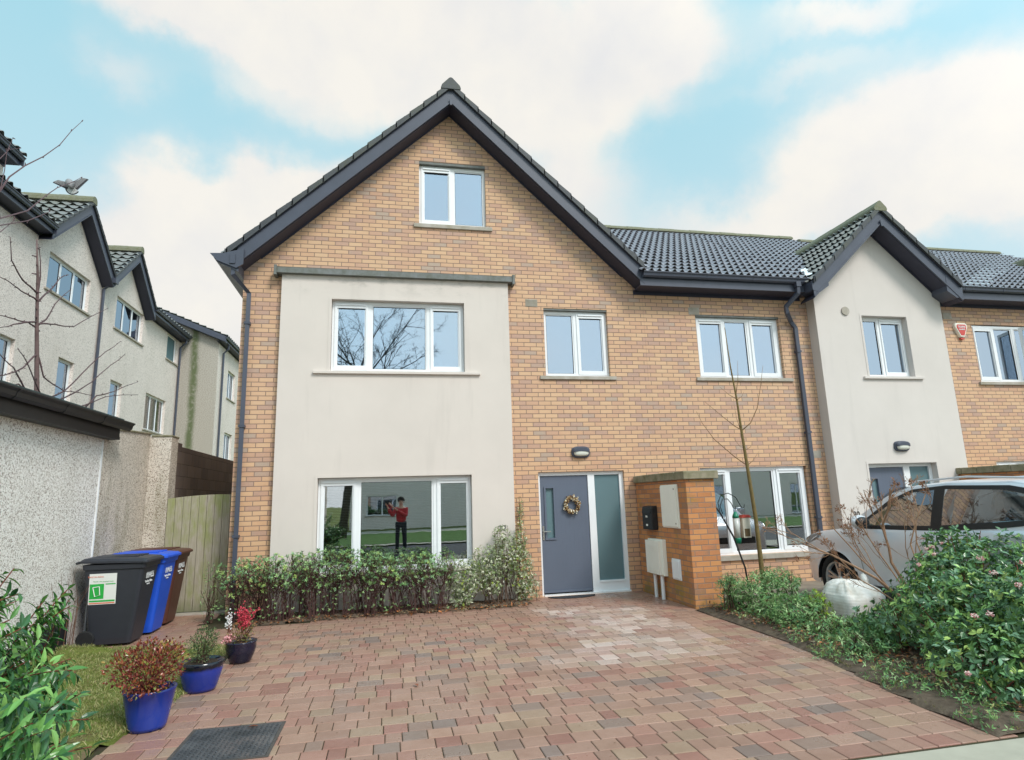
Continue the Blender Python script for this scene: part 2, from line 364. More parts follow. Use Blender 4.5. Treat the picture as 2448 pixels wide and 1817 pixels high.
def window(house, fr, a, b, z0, z1, d, lights, glass='glass', sill=None, back='curtain', blind=None, depth=.07, sill_mat='stone', vents=True, back_d=.14):
    """lights: list of (ua, ub, kind) glass extents; kind 's' sash (with vent) or 'f' fixed. d = outward distance of the frame face (negative = recessed)"""
    mb = MB(); e = .055
    zb = z0+.05
    fr.box(mb, a, b, d-depth, d, z1-e, z1); fr.box(mb, a, b, d-depth, d+.008, z0, zb)
    edges = [a]
    for i, (ga, gb, k) in enumerate(lights[:-1]): edges.append((gb+lights[i+1][0])/2)
    edges.append(b)
    for i, x in enumerate(edges):
        l = x if i == 0 else x-.035; r = x if i == len(edges)-1 else x+.035
        if i == 0: r = x+e
        if i == len(edges)-1: l = x-e
        fr.box(mb, l, r, d-depth, d-.002, zb, z1-e)
    panes = []
    for i, (ga, gb, k) in enumerate(lights):
        l = edges[i]+(.035 if i else e); r = edges[i+1]-(.035 if i < len(lights)-1 else e)
        if k == 's':
            t = z1-.035; bo = zb-.012; g = .014
            l2, r2 = l-.012, r+.012
            gz0, gz1 = bo+.075, t-.085
            fr.box(mb, l2, ga, d, d+g, bo, t); fr.box(mb, gb, r2, d, d+g, bo, t)
            fr.box(mb, ga, gb, d, d+g-.001, gz1, t); fr.box(mb, ga, gb, d, d+g-.001, bo, gz0)
            fr.box(mb, ga-.001, ga+.018, d-.04, d-.003, gz0-.01, gz1+.01); fr.box(mb, gb-.018, gb+.001, d-.04, d-.003, gz0-.01, gz1+.01)
            if vents: fr.box(mb, ga-.01, gb+.01, d+g, d+g+.016, t-.040, t-.020)
        else:
            gz0, gz1 = zb+.03, z1-.085
            gz1 = z1-e-.02; gz0 = zb+.012
            fr.box(mb, l, ga, d-.03, d-.012, zb, z1-e); fr.box(mb, gb, r, d-.03, d-.012, zb, z1-e)
            fr.box(mb, ga, gb, d-.03, d-.013, zb, gz0); fr.box(mb, ga, gb, d-.03, d-.013, gz1, z1-e)
        panes.append((ga, gb, gz0, gz1))
    w = mb.build('window', M['upvc'], house)
    for (ga, gb, gz0, gz1) in panes:
        p = MB(); fr.box(p, ga-.004, gb+.004, d-.036, d-.028, gz0-.004, gz1+.004); p.build('pane', M[glass], w)
        g = MB(); t_ = .006; o = d-.012
        fr.box(g, ga, ga+t_, o-.014, o-.004, gz0, gz1); fr.box(g, gb-t_, gb, o-.014, o-.004, gz0, gz1)
        fr.box(g, ga+t_, gb-t_, o-.014, o-.004, gz0, gz0+t_); fr.box(g, ga+t_, gb-t_, o-.014, o-.004, gz1-t_, gz1)
        g.build('gasket', M['black'], w)
    # what hangs behind the glass
    ia, ib, iz0, iz1 = a+.03, b-.03, z0+.03, z1-.03
    if blind:
        for (ga, gb, gz0, gz1) in panes:
            q = MB(); zz = gz1
            lo = gz0+(gz1-gz0)*(1-blind)
            while zz > lo:
                q.quad(fr.p(ga-.02, d-.085, zz), fr.p(gb+.02, d-.085, zz), fr.p(gb+.02, d-.105, zz-.014), fr.p(ga-.02, d-.105, zz-.014)); zz -= .025
            q.build('blind', M['blind'], w)
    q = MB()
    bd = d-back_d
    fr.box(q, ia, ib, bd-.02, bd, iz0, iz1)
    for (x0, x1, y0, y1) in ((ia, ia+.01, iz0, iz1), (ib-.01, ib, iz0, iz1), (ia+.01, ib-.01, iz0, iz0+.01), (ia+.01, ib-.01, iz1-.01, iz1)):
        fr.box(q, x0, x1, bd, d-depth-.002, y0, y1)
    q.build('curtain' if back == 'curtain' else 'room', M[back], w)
    if sill:
        s0, s1, sd, th = sill; q = MB()
        fr.box(q, s0, s1, d-.03, sd, z0-th, z0-.002); q.build('sill', M[sill_mat], w, bevel=.006)
    return w
def tiles(house, name, O, U, V, width, length, mat, per=.15, row=.33, amp=.038, clip=None, parent_mat=None, under=True):
    """pantiled roof plane: O eaves corner, U along the eaves, V up the slope; real profile and stepped courses"""
    O, U, V = Vector(O), Vector(U).normalized(), Vector(V).normalized(); Nn = U.cross(V).normalized()
    if Nn.z < 0: Nn = -Nn
    mb = MB(); ns = max(4, int(round(width/per*8))); nr = int(math.ceil(length/row))
    def prof(u):
        t = (u/per) % 1.0
        return amp*(math.sin(math.pi*min(1, t/.55)) if t < .55 else -.22*math.sin(math.pi*(t-.55)/.45))
    for r in range(nr):
        v0 = r*row-.03; v1 = min((r+1)*row, length); base = len(mb.v)
        rn = random.Random(r*7+3)
        jit = [rn.uniform(-.003, .003) for _ in range(int(width/.3)+2)]
        for i in range(ns+1):
            u = width*i/ns; h = prof(u); j = jit[int(u/.3)]
            P = O+U*u
            mb.v += [tuple(P+V*v0+Nn*(h*1.15+.024)), tuple(P+V*(v0+j)+Nn*(h*1.15+.034)), tuple(P+V*v1+Nn*(h*.3-.006))]
        for i in range(ns):
            a = base+i*3; b = a+3
            mb.f += [(a, b, b+1, a+1), (a+1, b+1, b+2, a+2)]
    if clip: mb = clip(mb)
    o = mb.build(name, mat, house, smooth=False)
    return o
def txt(name, s, size, mat, parent, loc, rot, ext=.003, bold=0, sx=1, shear=0):
    cu = bpy.data.curves.new('t', 'FONT'); cu.body = s; cu.size = size; cu.extrude = ext; cu.align_x = 'CENTER'; cu.align_y = 'CENTER'; cu.offset = bold; cu.shear = shear
    cu.resolution_u = 3
    t = bpy.data.objects.new('t', cu); COL.objects.link(t); bpy.context.view_layer.update()
    me = bpy.data.meshes.new_from_object(t.evaluated_get(bpy.context.evaluated_depsgraph_get()))
    mtx = Matrix.Translation(loc) @ rot.to_4x4() @ Matrix.Diagonal((sx, 1, 1, 1)); me.transform(mtx)
    bpy.data.objects.remove(t); me.materials.clear(); me.materials.append(mat)
    o = bpy.data.objects.new(name, me); COL.objects.link(o)
    if parent is not None:
        o.parent = parent; wm = Matrix.Translation(parent.matrix_world.translation) if parent.type == 'EMPTY' else parent.matrix_world.copy(); o.matrix_parent_inverse = wm.inverted()
    return o
FACE_Y = Matrix(((1, 0, 0), (0, 0, -1), (0, 1, 0)))     # text facing -Y
FACE_X = Matrix(((0, 0, 1), (1, 0, 0), (0, 1, 0)))      # text facing +X
FACE_MX = Matrix(((0, 0, -1), (-1, 0, 0), (0, 1, 0)))   # text facing -X
def barge(house, fr, peak_u, peak_z, half, slope, d0, d1, name='bargeboard', drop_t=.07, drop_b=.36, sides=(1, 1), box=True, wall_d=0.0):
    """gable trim: board on the face and boxed soffit going back to the wall"""
    mb = MB(); so_ = MB(); br = MB()
    for sgn, on in zip((-1, 1), sides):
        h = half[0] if sgn < 0 else half[1]
        ue = peak_u+sgn*h; ze = peak_z-slope*h
        # board
        mb.prism([fr.p(peak_u, d0, peak_z-drop_t), fr.p(ue, d0, ze-drop_t), fr.p(ue, d0, ze-drop_b), fr.p(peak_u, d0, peak_z-drop_b)], Vector(fr.p(0, d1, 0))-Vector(fr.p(0, d0, 0)))
        # bead at the foot of the board
        mb.prism([fr.p(peak_u, d1+.001, peak_z-drop_b+.03), fr.p(ue, d1+.001, ze-drop_b+.03), fr.p(ue, d1+.001, ze-drop_b), fr.p(peak_u, d1+.001, peak_z-drop_b)], Vector(fr.p(0, .014, 0))-Vector(fr.p(0, 0, 0)))
        # shadow strip under the tiles
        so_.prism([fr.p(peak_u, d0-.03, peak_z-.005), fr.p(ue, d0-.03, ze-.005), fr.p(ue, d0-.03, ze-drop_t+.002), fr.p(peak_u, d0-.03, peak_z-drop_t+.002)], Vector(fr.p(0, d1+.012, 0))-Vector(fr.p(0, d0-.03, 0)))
        # soffit
        so_.prism([fr.p(peak_u, wall_d-.05, peak_z-drop_b+.02), fr.p(ue, wall_d-.05, ze-drop_b+.02), fr.p(ue, wall_d-.05, ze-drop_b-.012), fr.p(peak_u, wall_d-.05, peak_z-drop_b-.012)], Vector(fr.p(0, d0-.002, 0))-Vector(fr.p(0, wall_d-.05, 0)))
        # frieze where the soffit meets the wall
        so_.prism([fr.p(peak_u, wall_d+.002, peak_z-drop_b-.01), fr.p(ue-sgn*.3, wall_d+.002, ze+slope*.3-drop_b-.01), fr.p(ue-sgn*.3, wall_d+.002, ze+slope*.3-drop_b-.04), fr.p(peak_u, wall_d+.002, peak_z-drop_b-.04)], Vector(fr.p(0, .02, 0))-Vector(fr.p(0, 0, 0)))
    if box:
        br.prism([fr.p(peak_u-.03, d1+.015, peak_z-drop_b+.06), fr.p(peak_u+.03, d1+.015, peak_z-drop_b+.06), fr.p(peak_u+.02, d1+.015, peak_z-drop_b-.06), fr.p(peak_u-.02, d1+.015, peak_z-drop_b-.06)], Vector(fr.p(0, .02, 0))-Vector(fr.p(0, 0, 0)))
        br.build('apex_trim', M['dark'], house)
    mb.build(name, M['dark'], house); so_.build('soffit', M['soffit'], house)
def verge(house, fr, peak_u, peak_z, half, slope, d0, d1, n_step=.33, sides=(1, 1)):
    """stepped verge tiles with a ridge tile at the tip"""
    mb = MB(); th = .055
    for sgn, on in zip((-1, 1), sides):
        if not on: continue
        h = half[0] if sgn < 0 else half[1]
        du = n_step/math.sqrt(1+slope*slope); k = int(h/du)+1
        for i in range(k):
            ua, ub = i*du, min((i+1)*du+.02, h)
            if ub <= ua: continue
            lift = .035
            za, zb_ = peak_z-slope*ua+.005, peak_z-slope*ub+lift
            A = [fr.p(peak_u+sgn*ua, d0, za-.06), fr.p(peak_u+sgn*ub, d0, zb_-.06-lift), fr.p(peak_u+sgn*ub, d0, zb_+.03), fr.p(peak_u+sgn*ua, d0, za+.03)]
            mb.prism(A, Vector(fr.p(0, d1, 0))-Vector(fr.p(0, d0, 0)))
    mb.build('verge_tiles', M['verge'], house)
def ridge(house, fr, peak_u, peak_z, d_front, d_back, mat='ridge', r=.11, peaked=False):
    mb = MB(); L_ = .45; d = d_front; i = 0
    while d > d_back:
        e = max(d-L_, d_back); rr = r+(.006 if i % 2 else 0)
        loop = [fr.p(peak_u+rr*1.25*math.cos(a), d, peak_z-.03+rr*math.sin(a)) for a in [math.pi*t/6 for t in range(7)]]
        if peaked: loop = [fr.p(peak_u+q*rr, d, peak_z+w*rr) for q, w in ((1.5, -.9), (1.35, -.45), (.25, .75), (0, .85), (-.25, .75), (-1.35, -.45), (-1.5, -.9))]
        loop = [fr.p(peak_u+rr*1.35, d, peak_z-.13)]+loop+[fr.p(peak_u-rr*1.35, d, peak_z-.13)]
        mb.prism(loop, Vector(fr.p(0, e, 0))-Vector(fr.p(0, d, 0))); d = e; i += 1
    mb.build('ridge_tiles', M[mat], house)
def gutter(house, fr, u0, u1, z, d, w=.12, h=.10):
    """ogee gutter on fascia: profile in (d, z) swept along u"""
    mb = MB()
    pr = [(0, 0), (.02, -h*.9), (w*.45, -h), (w*.72, -h*.75), (w*.80, -h*.35), (w, -.015), (w, 0), (w-.006, 0), (w*.72, -h*.3), (w*.6, -h*.65), (.03, -h*.8), (.006, 0)]
    loop = [fr.p(u0, d+a, z+b) for a, b in pr]
    mb.prism(loop, Vector(fr.p(u1, 0, 0))-Vector(fr.p(u0, 0, 0)))
    x = u0+.3
    while x < u1-.1:
        mb.prism([fr.p(x, d+a*1.0+(.004 if a > 0 else 0), z+b-.004) for a, b in pr[:7]], Vector(fr.p(.03, 0, 0))-Vector(fr.p(0, 0, 0))); x += .95
    return mb.build('gutter', M['dark'], house)
def eaves(house, fr, u0, u1, zt, zb, d, wall_d=0):
    mb = MB(); fr.box(mb, u0, u1, d-.02, d, zb, zt); fr.box(mb, u0, u1, d, d+.008, zb, zb+.03); mb.build('fascia', M['dark'], house)
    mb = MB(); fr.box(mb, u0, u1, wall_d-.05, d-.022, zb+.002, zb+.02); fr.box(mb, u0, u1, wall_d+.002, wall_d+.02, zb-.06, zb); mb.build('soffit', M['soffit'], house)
FY = Fr('y', 0.0)
# ================================================================== BRICK HOUSE 29
h29 = thing('house', 'brick house with tall front gable, cream rendered panel and slate blue front door', 'house', (-3.15, 4, 0), 'brick terrace houses')
SL = .945; PK = (-3.15, 9.02)
gt = lambda u: 8.70-SL*abs(u+3.15)
holes = [(-5.93, -2.18, .3, 5.30), (-3.705, -2.494, 6.456, 7.681), (-1.488, -.282, 3.713, 4.966), (-1.704, -.15, 0, 2.033)]
mb = MB(); wall_strips(mb, FY, -6.57, .44, -.15, lambda u: max(gt(u), 5.2), holes, (-3.15,))
# left flank, rear
mb.quad((-6.57, 0, -.15), (-6.57, 0, 5.47), (-6.57, 9.5, 5.47), (-6.57, 9.5, -.15))
mb.quad((-6.57, 9.5, -.15), (-6.57, 9.5, 5.45), (.44, 9.5, 5.45), (.44, 9.5, -.15)); mb.quad((-6.57, 9.5, 5.45), (-3.15, 9.5, 8.7), (.44, 9.5, 5.45))
mb.build('wall', M['brick'], h29)
# rendered panel
mb = MB(); FP = Fr('y', -.10)
wall_strips(mb, FP, -5.957, -2.15, -.1, lambda u: 5.37, [(-5.155, -2.941, 3.72, 4.968), (-5.297, -2.859, .56, 2.012)], reveal=.17)
for u in (-5.957, -2.15): mb.quad((u, -.10, -.1), (u, 0, -.1), (u, 0, 5.37), (u, -.10, 5.37))
# raised plaster bands round the openings
for (a, b, c, d_) in ((-5.155, -2.941, 3.72, 4.968), (-5.297, -2.859, .56, 2.012)):
    for (p, q, r, s) in ((a-.045, a-.002, c, d_+.045), (b+.002, b+.045, c, d_+.045), (a-.002, b+.002, d_+.002, d_+.045)): FP.box(mb, p, q, .001, .006, r, s)
mb.build('rendered_panel', M['render'], h29)
mb = MB(); FP.box(mb, -6.03, -2.08, -.098, .075, 5.372, 5.47); 
mb.add([(-6.03, -.175, 5.474), (-2.08, -.175, 5.474), (-2.08, -.0, 5.515), (-6.03, -.0, 5.515)], [(0, 1, 2, 3)])
FP.box(mb, -6.075, -6.031, -.098, .09, 5.33, 5.50); FP.box(mb, -2.079, -2.035, -.098, .09, 5.33, 5.50)
x = -5.6
while x < -2.3: FP.box(mb, x, x+.006, .075, .079, 5.374, 5.47); x += .62
mb.build('panel_flashing', M['lead'], h29, bevel=.006)
# windows
window(h29, FY, -3.705, -2.494, 6.456, 7.63, -.075, [(-3.62, -3.16, 's'), (-3.05, -2.53, 'f')], 'glass_sky', (-3.80, -2.39, .035, .075))
window(h29, FY, -1.488, -.282, 3.713, 4.93, -.075, [(-1.43, -.94, 'f'), (-.82, -.37, 's')], 'glass_sky', (-1.60, -.18, .035, .065))
mb = MB(); FY.box(mb, -3.703, -2.496, -.074, -.005, 7.632, 7.679); mb.build('lintel', M['lead'], h29)
mb = MB(); FY.box(mb, -1.486, -.284, -.074, -.01, 4.932, 4.964); mb.build('lintel', M['lead'], h29)
window(h29, FP, -5.15, -2.945, 3.74, 4.965, -.10, [(-5.07, -4.6, 's'), (-4.48, -3.6, 'f'), (-3.48, -3.02, 's')], 'glass', (-5.42, -2.68, .045, .05), blind=1.0, sill_mat='render')
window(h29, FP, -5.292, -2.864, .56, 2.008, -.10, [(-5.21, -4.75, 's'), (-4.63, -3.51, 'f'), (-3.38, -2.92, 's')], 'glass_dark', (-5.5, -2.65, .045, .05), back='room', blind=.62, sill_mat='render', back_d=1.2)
# ---- door
def door(house, fr, a, b, z1, d, leaf, side, handle_left=True, lite=True):
    w = MB(); e = .05
    fr.box(w, a, leaf[0], d-.09, d, .0, z1); fr.box(w, leaf[1], side[0], d-.09, d, .0, z1-.06); fr.box(w, side[1], b, d-.09, d, 0, z1-.06)
    fr.box(w, leaf[0], b, d-.09, d, z1-.06, z1); fr.box(w, side[0], side[1], d-.09, d, 0, .2)
    fr.box(w, side[0]-.0, side[1]+.0, d, d+.012, .17, .20); fr.box(w, leaf[0], b, d-.09, d+.05, -.02, .025)
    f = w.build('door_frame', M['upvc'], house)
    p = MB(); fr.box(p, side[0], side[1], d-.05, d-.03, .2, z1-.06); p.build('side_light', M['frost'], f)
    l = MB(); l0, l1 = leaf; z0 = .045; zt = z1-.065
    hs = (l0+.10, l0+.235, .93, 1.76) if handle_left else (l1-.235, l1-.10, .93, 1.76)
    wall_strips(l, fr, l0+.004, l1-.004, z0, lambda u: zt, [hs], d=d-.02, reveal=.03)
    g = MB(); fr.box(g, hs[0], hs[1], d-.056, d-.05, hs[2], hs[3]); 
    # moulded surround of the glazed slot and weather bar
    for (p_, q, r_, s_) in ((hs[0]-.03, hs[0], hs[2]-.03, hs[3]+.03), (hs[1], hs[1]+.03, hs[2]-.03, hs[3]+.03), (hs[0], hs[1], hs[3], hs[3]+.03), (hs[0], hs[1], hs[2]-.03, hs[2])):
        fr.box(l, p_, q, d-.019, d-.004, r_, s_)
    fr.box(l, l0+.01, l1-.01, d-.019, d+.01, .05, .075)
    k = l0+.05
    while k < l1-.03:
        if not (hs[0]-.05 < k < hs[1]+.05): fr.box(l, k, k+.003, d-.0195, d-.0188, z0+.05, zt)
        k += .075
    lo = l.build('door', M['door'], house); g.build('door_glass', M['frost'], lo)
    hb = MB(); hx = l0+.035 if handle_left else l1-.035; s = 1 if handle_left else -1
    fr.box(hb, hx-.015, hx+.015, d-.018, d-.008, .90, 1.13)
    y = d+.03; hb.tube([fr.p(hx, d-.01, 1.04), fr.p(hx, y, 1.04), fr.p(hx+s*.12, y, 1.04)], .009); hb.tube([fr.p(hx, d-.01, .95), fr.p(hx, d+.004, .95)], .012)
    hb.build('handle', M['steel'], lo, smooth=False)
    return lo
dr = door(h29, FY, -1.704, -.15, 2.03, -.06, (-1.665, -.805), (-.685, -.225))
# house number beside the ground window
txt('house_number', '29', .13, M['lead'], h29, (-2.365, -.106, 1.13), FACE_Y, .004)
# roof of the gable
half = (3.64, 3.50)
for sgn, hh, mt in ((-1, half[0], 'tile_moss'), (1, half[1], 'tile')):
    ue = PK[0]+sgn*hh; ze = PK[1]-SL*hh
    V = Vector((-sgn, 0, SL)); ln = hh*math.sqrt(1+SL*SL)
    O = (ue, -.36, ze)
    tiles(h29, 'roof', O, (0, 1, 0), V, 9.9, ln, M[mt])
barge(h29, FY, PK[0], PK[1], (3.46, 3.50), SL, .33, .35, drop_b=.345)
verge(h29, FY, PK[0], PK[1], half, SL, .30, .40)
ridge(h29, FY, PK[0], PK[1]+.035, .41, -9.5, 'verge', .12, True)
# boxed gutter end at the left eaves
mb = MB(); 
mb.prism([(-7.0, -.372, 5.56), (-6.80, -.372, 5.57), (-6.50, -.372, 5.66), (-6.50, -.372, 5.40), (-6.60, -.372, 5.33), (-6.78, -.372, 5.40), (-6.9, -.372, 5.45)], (0, -.03, 0))
mb.prism([(-6.95, -.37, 5.50), (-6.57, -.37, 5.50), (-6.57, -.37, 5.28), (-6.77, -.37, 5.37), (-6.88, -.37, 5.42)], (0, 9.8, 0))
mb.build('eaves_box', M['dark'], h29)
mb = MB()
def down(mb, pts, r=.033):
    mb.tube(pts, r, square=True)
    for i in range(len(pts)-1):
        if abs(pts[i][2]-pts[i+1][2]) > 1:
            n = 3
            for k in range(n):
                t = (k+.3)/n; p = [pts[i][j]*(1-t)+pts[i+1][j]*t for j in range(3)]
                mb.box(p[0]-.045, p[0]+.045, p[1]-.045, p[1]+.06, p[2]-.02, p[2]+.02)
down(mb, [(-6.66, -.33, 5.47), (-6.66, -.33, 5.25), (-6.46, -.07, 5.02), (-6.46, -.07, .0)])
mb.box(-6.70, -6.62, -.42, -.25, 5.40, 5.56)
mb.build('downpipe', M['dark'], h29)
# vents in the brickwork
def vent(house, x, z, y=0):
    mb = MB(); mb.box(x-.11, x+.11, y-.006, y+.02, z-.07, z+.07)
    for k in range(6): mb.box(x-.10, x+.10, y-.011, y-.0062, z-.062+k*.022, z-.052+k*.022)
    mb.build('air_brick', M['stone'], house)
vent(h29, -1.706, 5.05)
# ================================================================== BRICK HOUSE 30
h30 = thing('house', 'brick house with narrow cream rendered gabled bay behind the silver car', 'house', (3.6, 4, 0), 'brick terrace houses')
MS = .66; RZ = 8.50; RY = 4.0; EZ = RZ-MS*(RY+.42)
mb = MB(); wall_strips(mb, FY, .442, 3.92, -.15, lambda u: 5.6, [(1.485, 3.267, 3.713, 4.939), (1.30, 3.484, .50, 2.043)])
mb.build('wall', M['brick'], h30)
mb = MB(); mb.quad((.442, 9.5, -.15), (.442, 9.5, 5.5), (6.87, 9.5, 5.5), (6.87, 9.5, -.15)); mb.build('rear_wall', M['brick'], h30)
window(h30, FY, 1.485, 3.267, 3.713, 4.90, -.075, [(1.59, 2.04, 's'), (2.14, 2.57, 'f'), (2.70, 3.15, 's')], 'glass_sky', (1.40, 3.42, .035, .065))
mb = MB(); FY.box(mb, 1.487, 3.265, -.074, -.01, 4.902, 4.937); mb.build('lintel', M['lead'], h30)
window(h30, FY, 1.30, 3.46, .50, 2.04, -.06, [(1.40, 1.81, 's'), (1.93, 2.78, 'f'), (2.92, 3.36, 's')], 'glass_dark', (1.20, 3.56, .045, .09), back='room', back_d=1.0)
vent(h30, 1.469, 5.0); vent(h30, 3.72, 2.25)
# gabled rendered bay
FB = Fr('y', -.23); S2 = .93; P2 = (5.38, 7.10)
mb = MB(); wall_strips(mb, FB, 3.92, 6.87, -.15, lambda u: 6.72-S2*abs(u-5.39), [(4.95, 5.99, 3.72, 4.95), (4.63, 6.15, 0, 2.04)], (5.39,), reveal=.16)
mb.quad((3.92, -.23, -.15), (3.92, .2, -.15), (3.92, .2, 5.35), (3.92, -.23, 5.35)); mb.quad((6.87, -.23, -.15), (6.87, .2, -.15), (6.87, .2, 5.35), (6.87, -.23, 5.35))
for (a, b, c, d_) in ((4.95, 5.99, 3.72, 4.95), (4.63, 6.15, 0, 2.04)):
    for (p, q, r, s) in ((a-.045, a-.002, c, d_+.045), (b+.002, b+.045, c, d_+.045), (a-.002, b+.002, d_+.002, d_+.045)): FB.box(mb, p, q, .001, .006, r, s)
mb.build('rendered_bay', M['render2'], h30)
window(h30, FB, 4.952, 5.988, 3.72, 4.948, -.12, [(5.01, 5.37, 'f'), (5.47, 5.92, 's')], 'glass_sky', (4.80, 6.16, .045, .05), sill_mat='render2')
door(h30, FB, 4.632, 6.148, 2.038, -.12, (4.67, 5.50), (5.64, 6.08))
txt('house_number', '30', .14, M['black'], h30, (4.23, -.236, 1.128), FACE_Y, .004)
mb = MB(); mb.lathe([(0, -.02), (.085, -.02), (.085, 0), (.06, -.012)], (4.59, -.235, 5.03), 20, 'y'); mb.build('round_vent', M['stone'], h30)
half2 = (1.72, 1.66)
for sgn, hh, mt in ((-1, half2[0], 'tile_moss'), (1, half2[1], 'tile')):
    ue = P2[0]+sgn*hh; ze = P2[1]-S2*hh
    tiles(h30, 'roof', (ue, -.62, ze), (0, 1, 0), Vector((-sgn, 0, S2)), 3.0, hh*math.sqrt(1+S2*S2), M[mt], row=.31)
barge(h30, FY, P2[0], P2[1], half2, S2, .57, .59, drop_b=.34, wall_d=.235)
verge(h30, FY, P2[0], P2[1], half2, S2, .54, .645)
ridge(h30, FY, P2[0], P2[1]+.05, .65, -2.2, 'ridge', .10, True)
for sg, xe in ((-1, P2[0]-half2[0]), (1, P2[0]+half2[1])):
    ze = P2[1]-S2*1.69; mb = MB()
    mb.prism([(xe-sg*.32, -.595, ze-.04+.30), (xe+sg*.03, -.595, ze-.05), (xe+sg*.02, -.595, ze-.22), (xe-sg*.13, -.595, ze-.26), (xe-sg*.34, -.595, ze-.12)], (0, .36, 0)); mb.build('eaves_box', M['dark'], h30)
# white repair flashing at the foot of the valley
mb = MB()
pts = [(3.42, -.10), (3.50, -.22), (3.58, -.38)]
pts = [UDp for UDp in [(4.06, .12, 5.97), (3.97, 0, 5.89), (3.90, -.12, 5.82), (3.83, -.26, 5.72), (3.76, -.42, 5.62)]]
for i in range(len(pts)-1):
    a, b = Vector(pts[i]), Vector(pts[i+1]); w = Vector((.075+.03*math.sin(i*2.3), .02, .02))
    mb.quad(a-w+Vector((0, 0, .05)), b-w+Vector((0, 0, .05)), b+w+Vector((0, 0, .07)), a+w+Vector((0, 0, .07)))
mb.build('valley_flashing', M['white'], h30)
# main roof between gables
ln = (RY+.42)*math.sqrt(1+MS*MS)
tiles(h30, 'roof', (.25, -.44, EZ), (1, 0, 0), (0, 1, MS), 3.45, ln, M['tile'])
tiles(h30, 'roof', (3.70, -.12, EZ+.32*MS), (1, 0, 0), (0, 1, MS), 3.3, ln-.32*math.sqrt(1+MS*MS), M['tile'])
mb = MB(); mb.quad((.3, RY, RZ), (6.87, RY, RZ), (6.87, 9.9, 5.6), (.3, 9.9, 5.6)); mb.build('rear_roof', M['verge'], h30)
mb = MB()
x = -1.2; i = 0
while x < 6.8:
    r = .115+(.005 if i % 2 else 0); e = min(x+.45, 6.86)
    mb.prism([(x, RY+r*1.3*math.cos(a), RZ-.0+r*math.sin(a)) for a in [math.pi*t/6 for t in range(7)]], (e-x, 0, 0)); x = e; i += 1
mb.build('ridge_tiles', M['ridge'], h30)
eaves(h30, FY, .26, 3.78, 5.60, 5.34, .36)
gutter(h30, FY, .30, 3.72, 5.585, .36)
mb = MB(); down(mb, [(3.46, -.42, 5.50), (3.46, -.40, 5.30), (3.30, -.22, 5.08), (3.32, -.2, 4.97), (3.48, -.07, 4.83), (3.56, -.07, 4.7), (3.56, -.07, 0)], .034)
mb.box(3.41, 3.51, -.46, -.37, 5.42, 5.52); mb.build('downpipe', M['dark'], h30)
# ================================================================== BRICK HOUSE 31
h31 = thing('house', 'brick house at the right edge of the photo with a side-hung window standing open', 'house', (10, 4, 0), 'brick terrace houses')
mb = MB(); wall_strips(mb, FY, 6.872, 10.7, -.15, lambda u: 5.6, [(7.83, 9.55, 3.68, 4.92), (7.83, 9.75, .5, 2.043)])
wall_strips(mb, FY, 10.7, 13.6, -.15, lambda u: 6.7-S2*abs(u-12.15), [], (12.15,))
mb.quad((13.6, 0, -.15), (13.6, 0, 5.5), (13.6, 9.5, 5.5), (13.6, 9.5, -.15))
mb.build('wall', M['brick'], h31)
w3 = window(h31, FY, 7.83, 9.55, 3.68, 4.90, -.03, [(7.90, 8.31, 's'), (8.42, 8.84, 'f'), (8.96, 9.46, 'f')], 'glass_sky', (7.76, 9.65, .045, .065), vents=False)
# open casement, hinged on its right
cw = MB(); hx, hy = 9.0, -.02; an = R(100)
def cas(mbx, u0, u1, z0, z1, t0, t1):
    v = []
    for z in (z0, z1):
        for (u, t) in ((u0, t0), (u1, t0), (u1, t1), (u0, t1)):
            v.append((hx+math.cos(an)*u-math.sin(an)*t*-1, hy-math.sin(an)*u-math.cos(an)*t*-1, z))
    mbx.add(v, [(0, 3, 2, 1), (4, 5, 6, 7), (0, 1, 5, 4), (1, 2, 6, 5), (2, 3, 7, 6), (3, 0, 4, 7)])
an = R(68)
cas(cw, 0, .06, 3.72, 4.86, 0, .05); cas(cw, .44, .50, 3.72, 4.86, 0, .05); cas(cw, .06, .44, 3.72, 3.78, 0, .05); cas(cw, .06, .44, 4.80, 4.86, 0, .05)
co = cw.build('open_casement', M['upvc'], w3)
cw = MB(); cas(cw, .06, .44, 3.78, 4.80, .02, .028); cw.build('pane', M['glass'], w3)
window(h31, FY, 7.83, 9.75, .5, 2.04, -.06, [(7.93, 8.34, 's'), (8.46, 9.1, 'f'), (9.22, 9.66, 's')], 'glass_dark', (7.73, 9.85, .045, .09), back='room', back_d=.8)
tiles(h31, 'roof', (7.0, -.44, EZ), (1, 0, 0), (0, 1, MS), 3.5, ln-.35, M['tile'])
tiles(h31, 'roof', (10.5, .05, EZ+.49*MS), (1, 0, 0), (0, 1, MS), 3.2, ln-.94, M['tile'])
mb = MB(); RZ2 = RZ-.22
mb.quad((6.87, RY, RZ), (13.7, RY, RZ2), (13.7, 9.9, 5.6), (6.87, 9.9, 5.6)); mb.build('rear_roof', M['verge'], h31)
mb = MB(); x = 6.87
while x < 13.6: mb.prism([(x, RY-.3+.14*math.cos(a), RZ-.20+.11*math.sin(a)) for a in [math.pi*t/6 for t in range(7)]], (.44, 0, 0)); x += .45
mb.build('ridge_tiles', M['ridge'], h31)
eaves(h31, FY, 7.0, 10.6, 5.60, 5.34, .36); gutter(h31, FY, 7.02, 10.55, 5.585, .36)
P3 = (12.15, 7.2)
for sgn in (-1, 1):
    tiles(h31, 'roof', (P3[0]+sgn*1.75, -.4, P3[1]-S2*1.75), (0, 1, 0), Vector((-sgn, 0, S2)), 3.1, 1.75*math.sqrt(1+S2*S2), M['tile_moss'], row=.31)
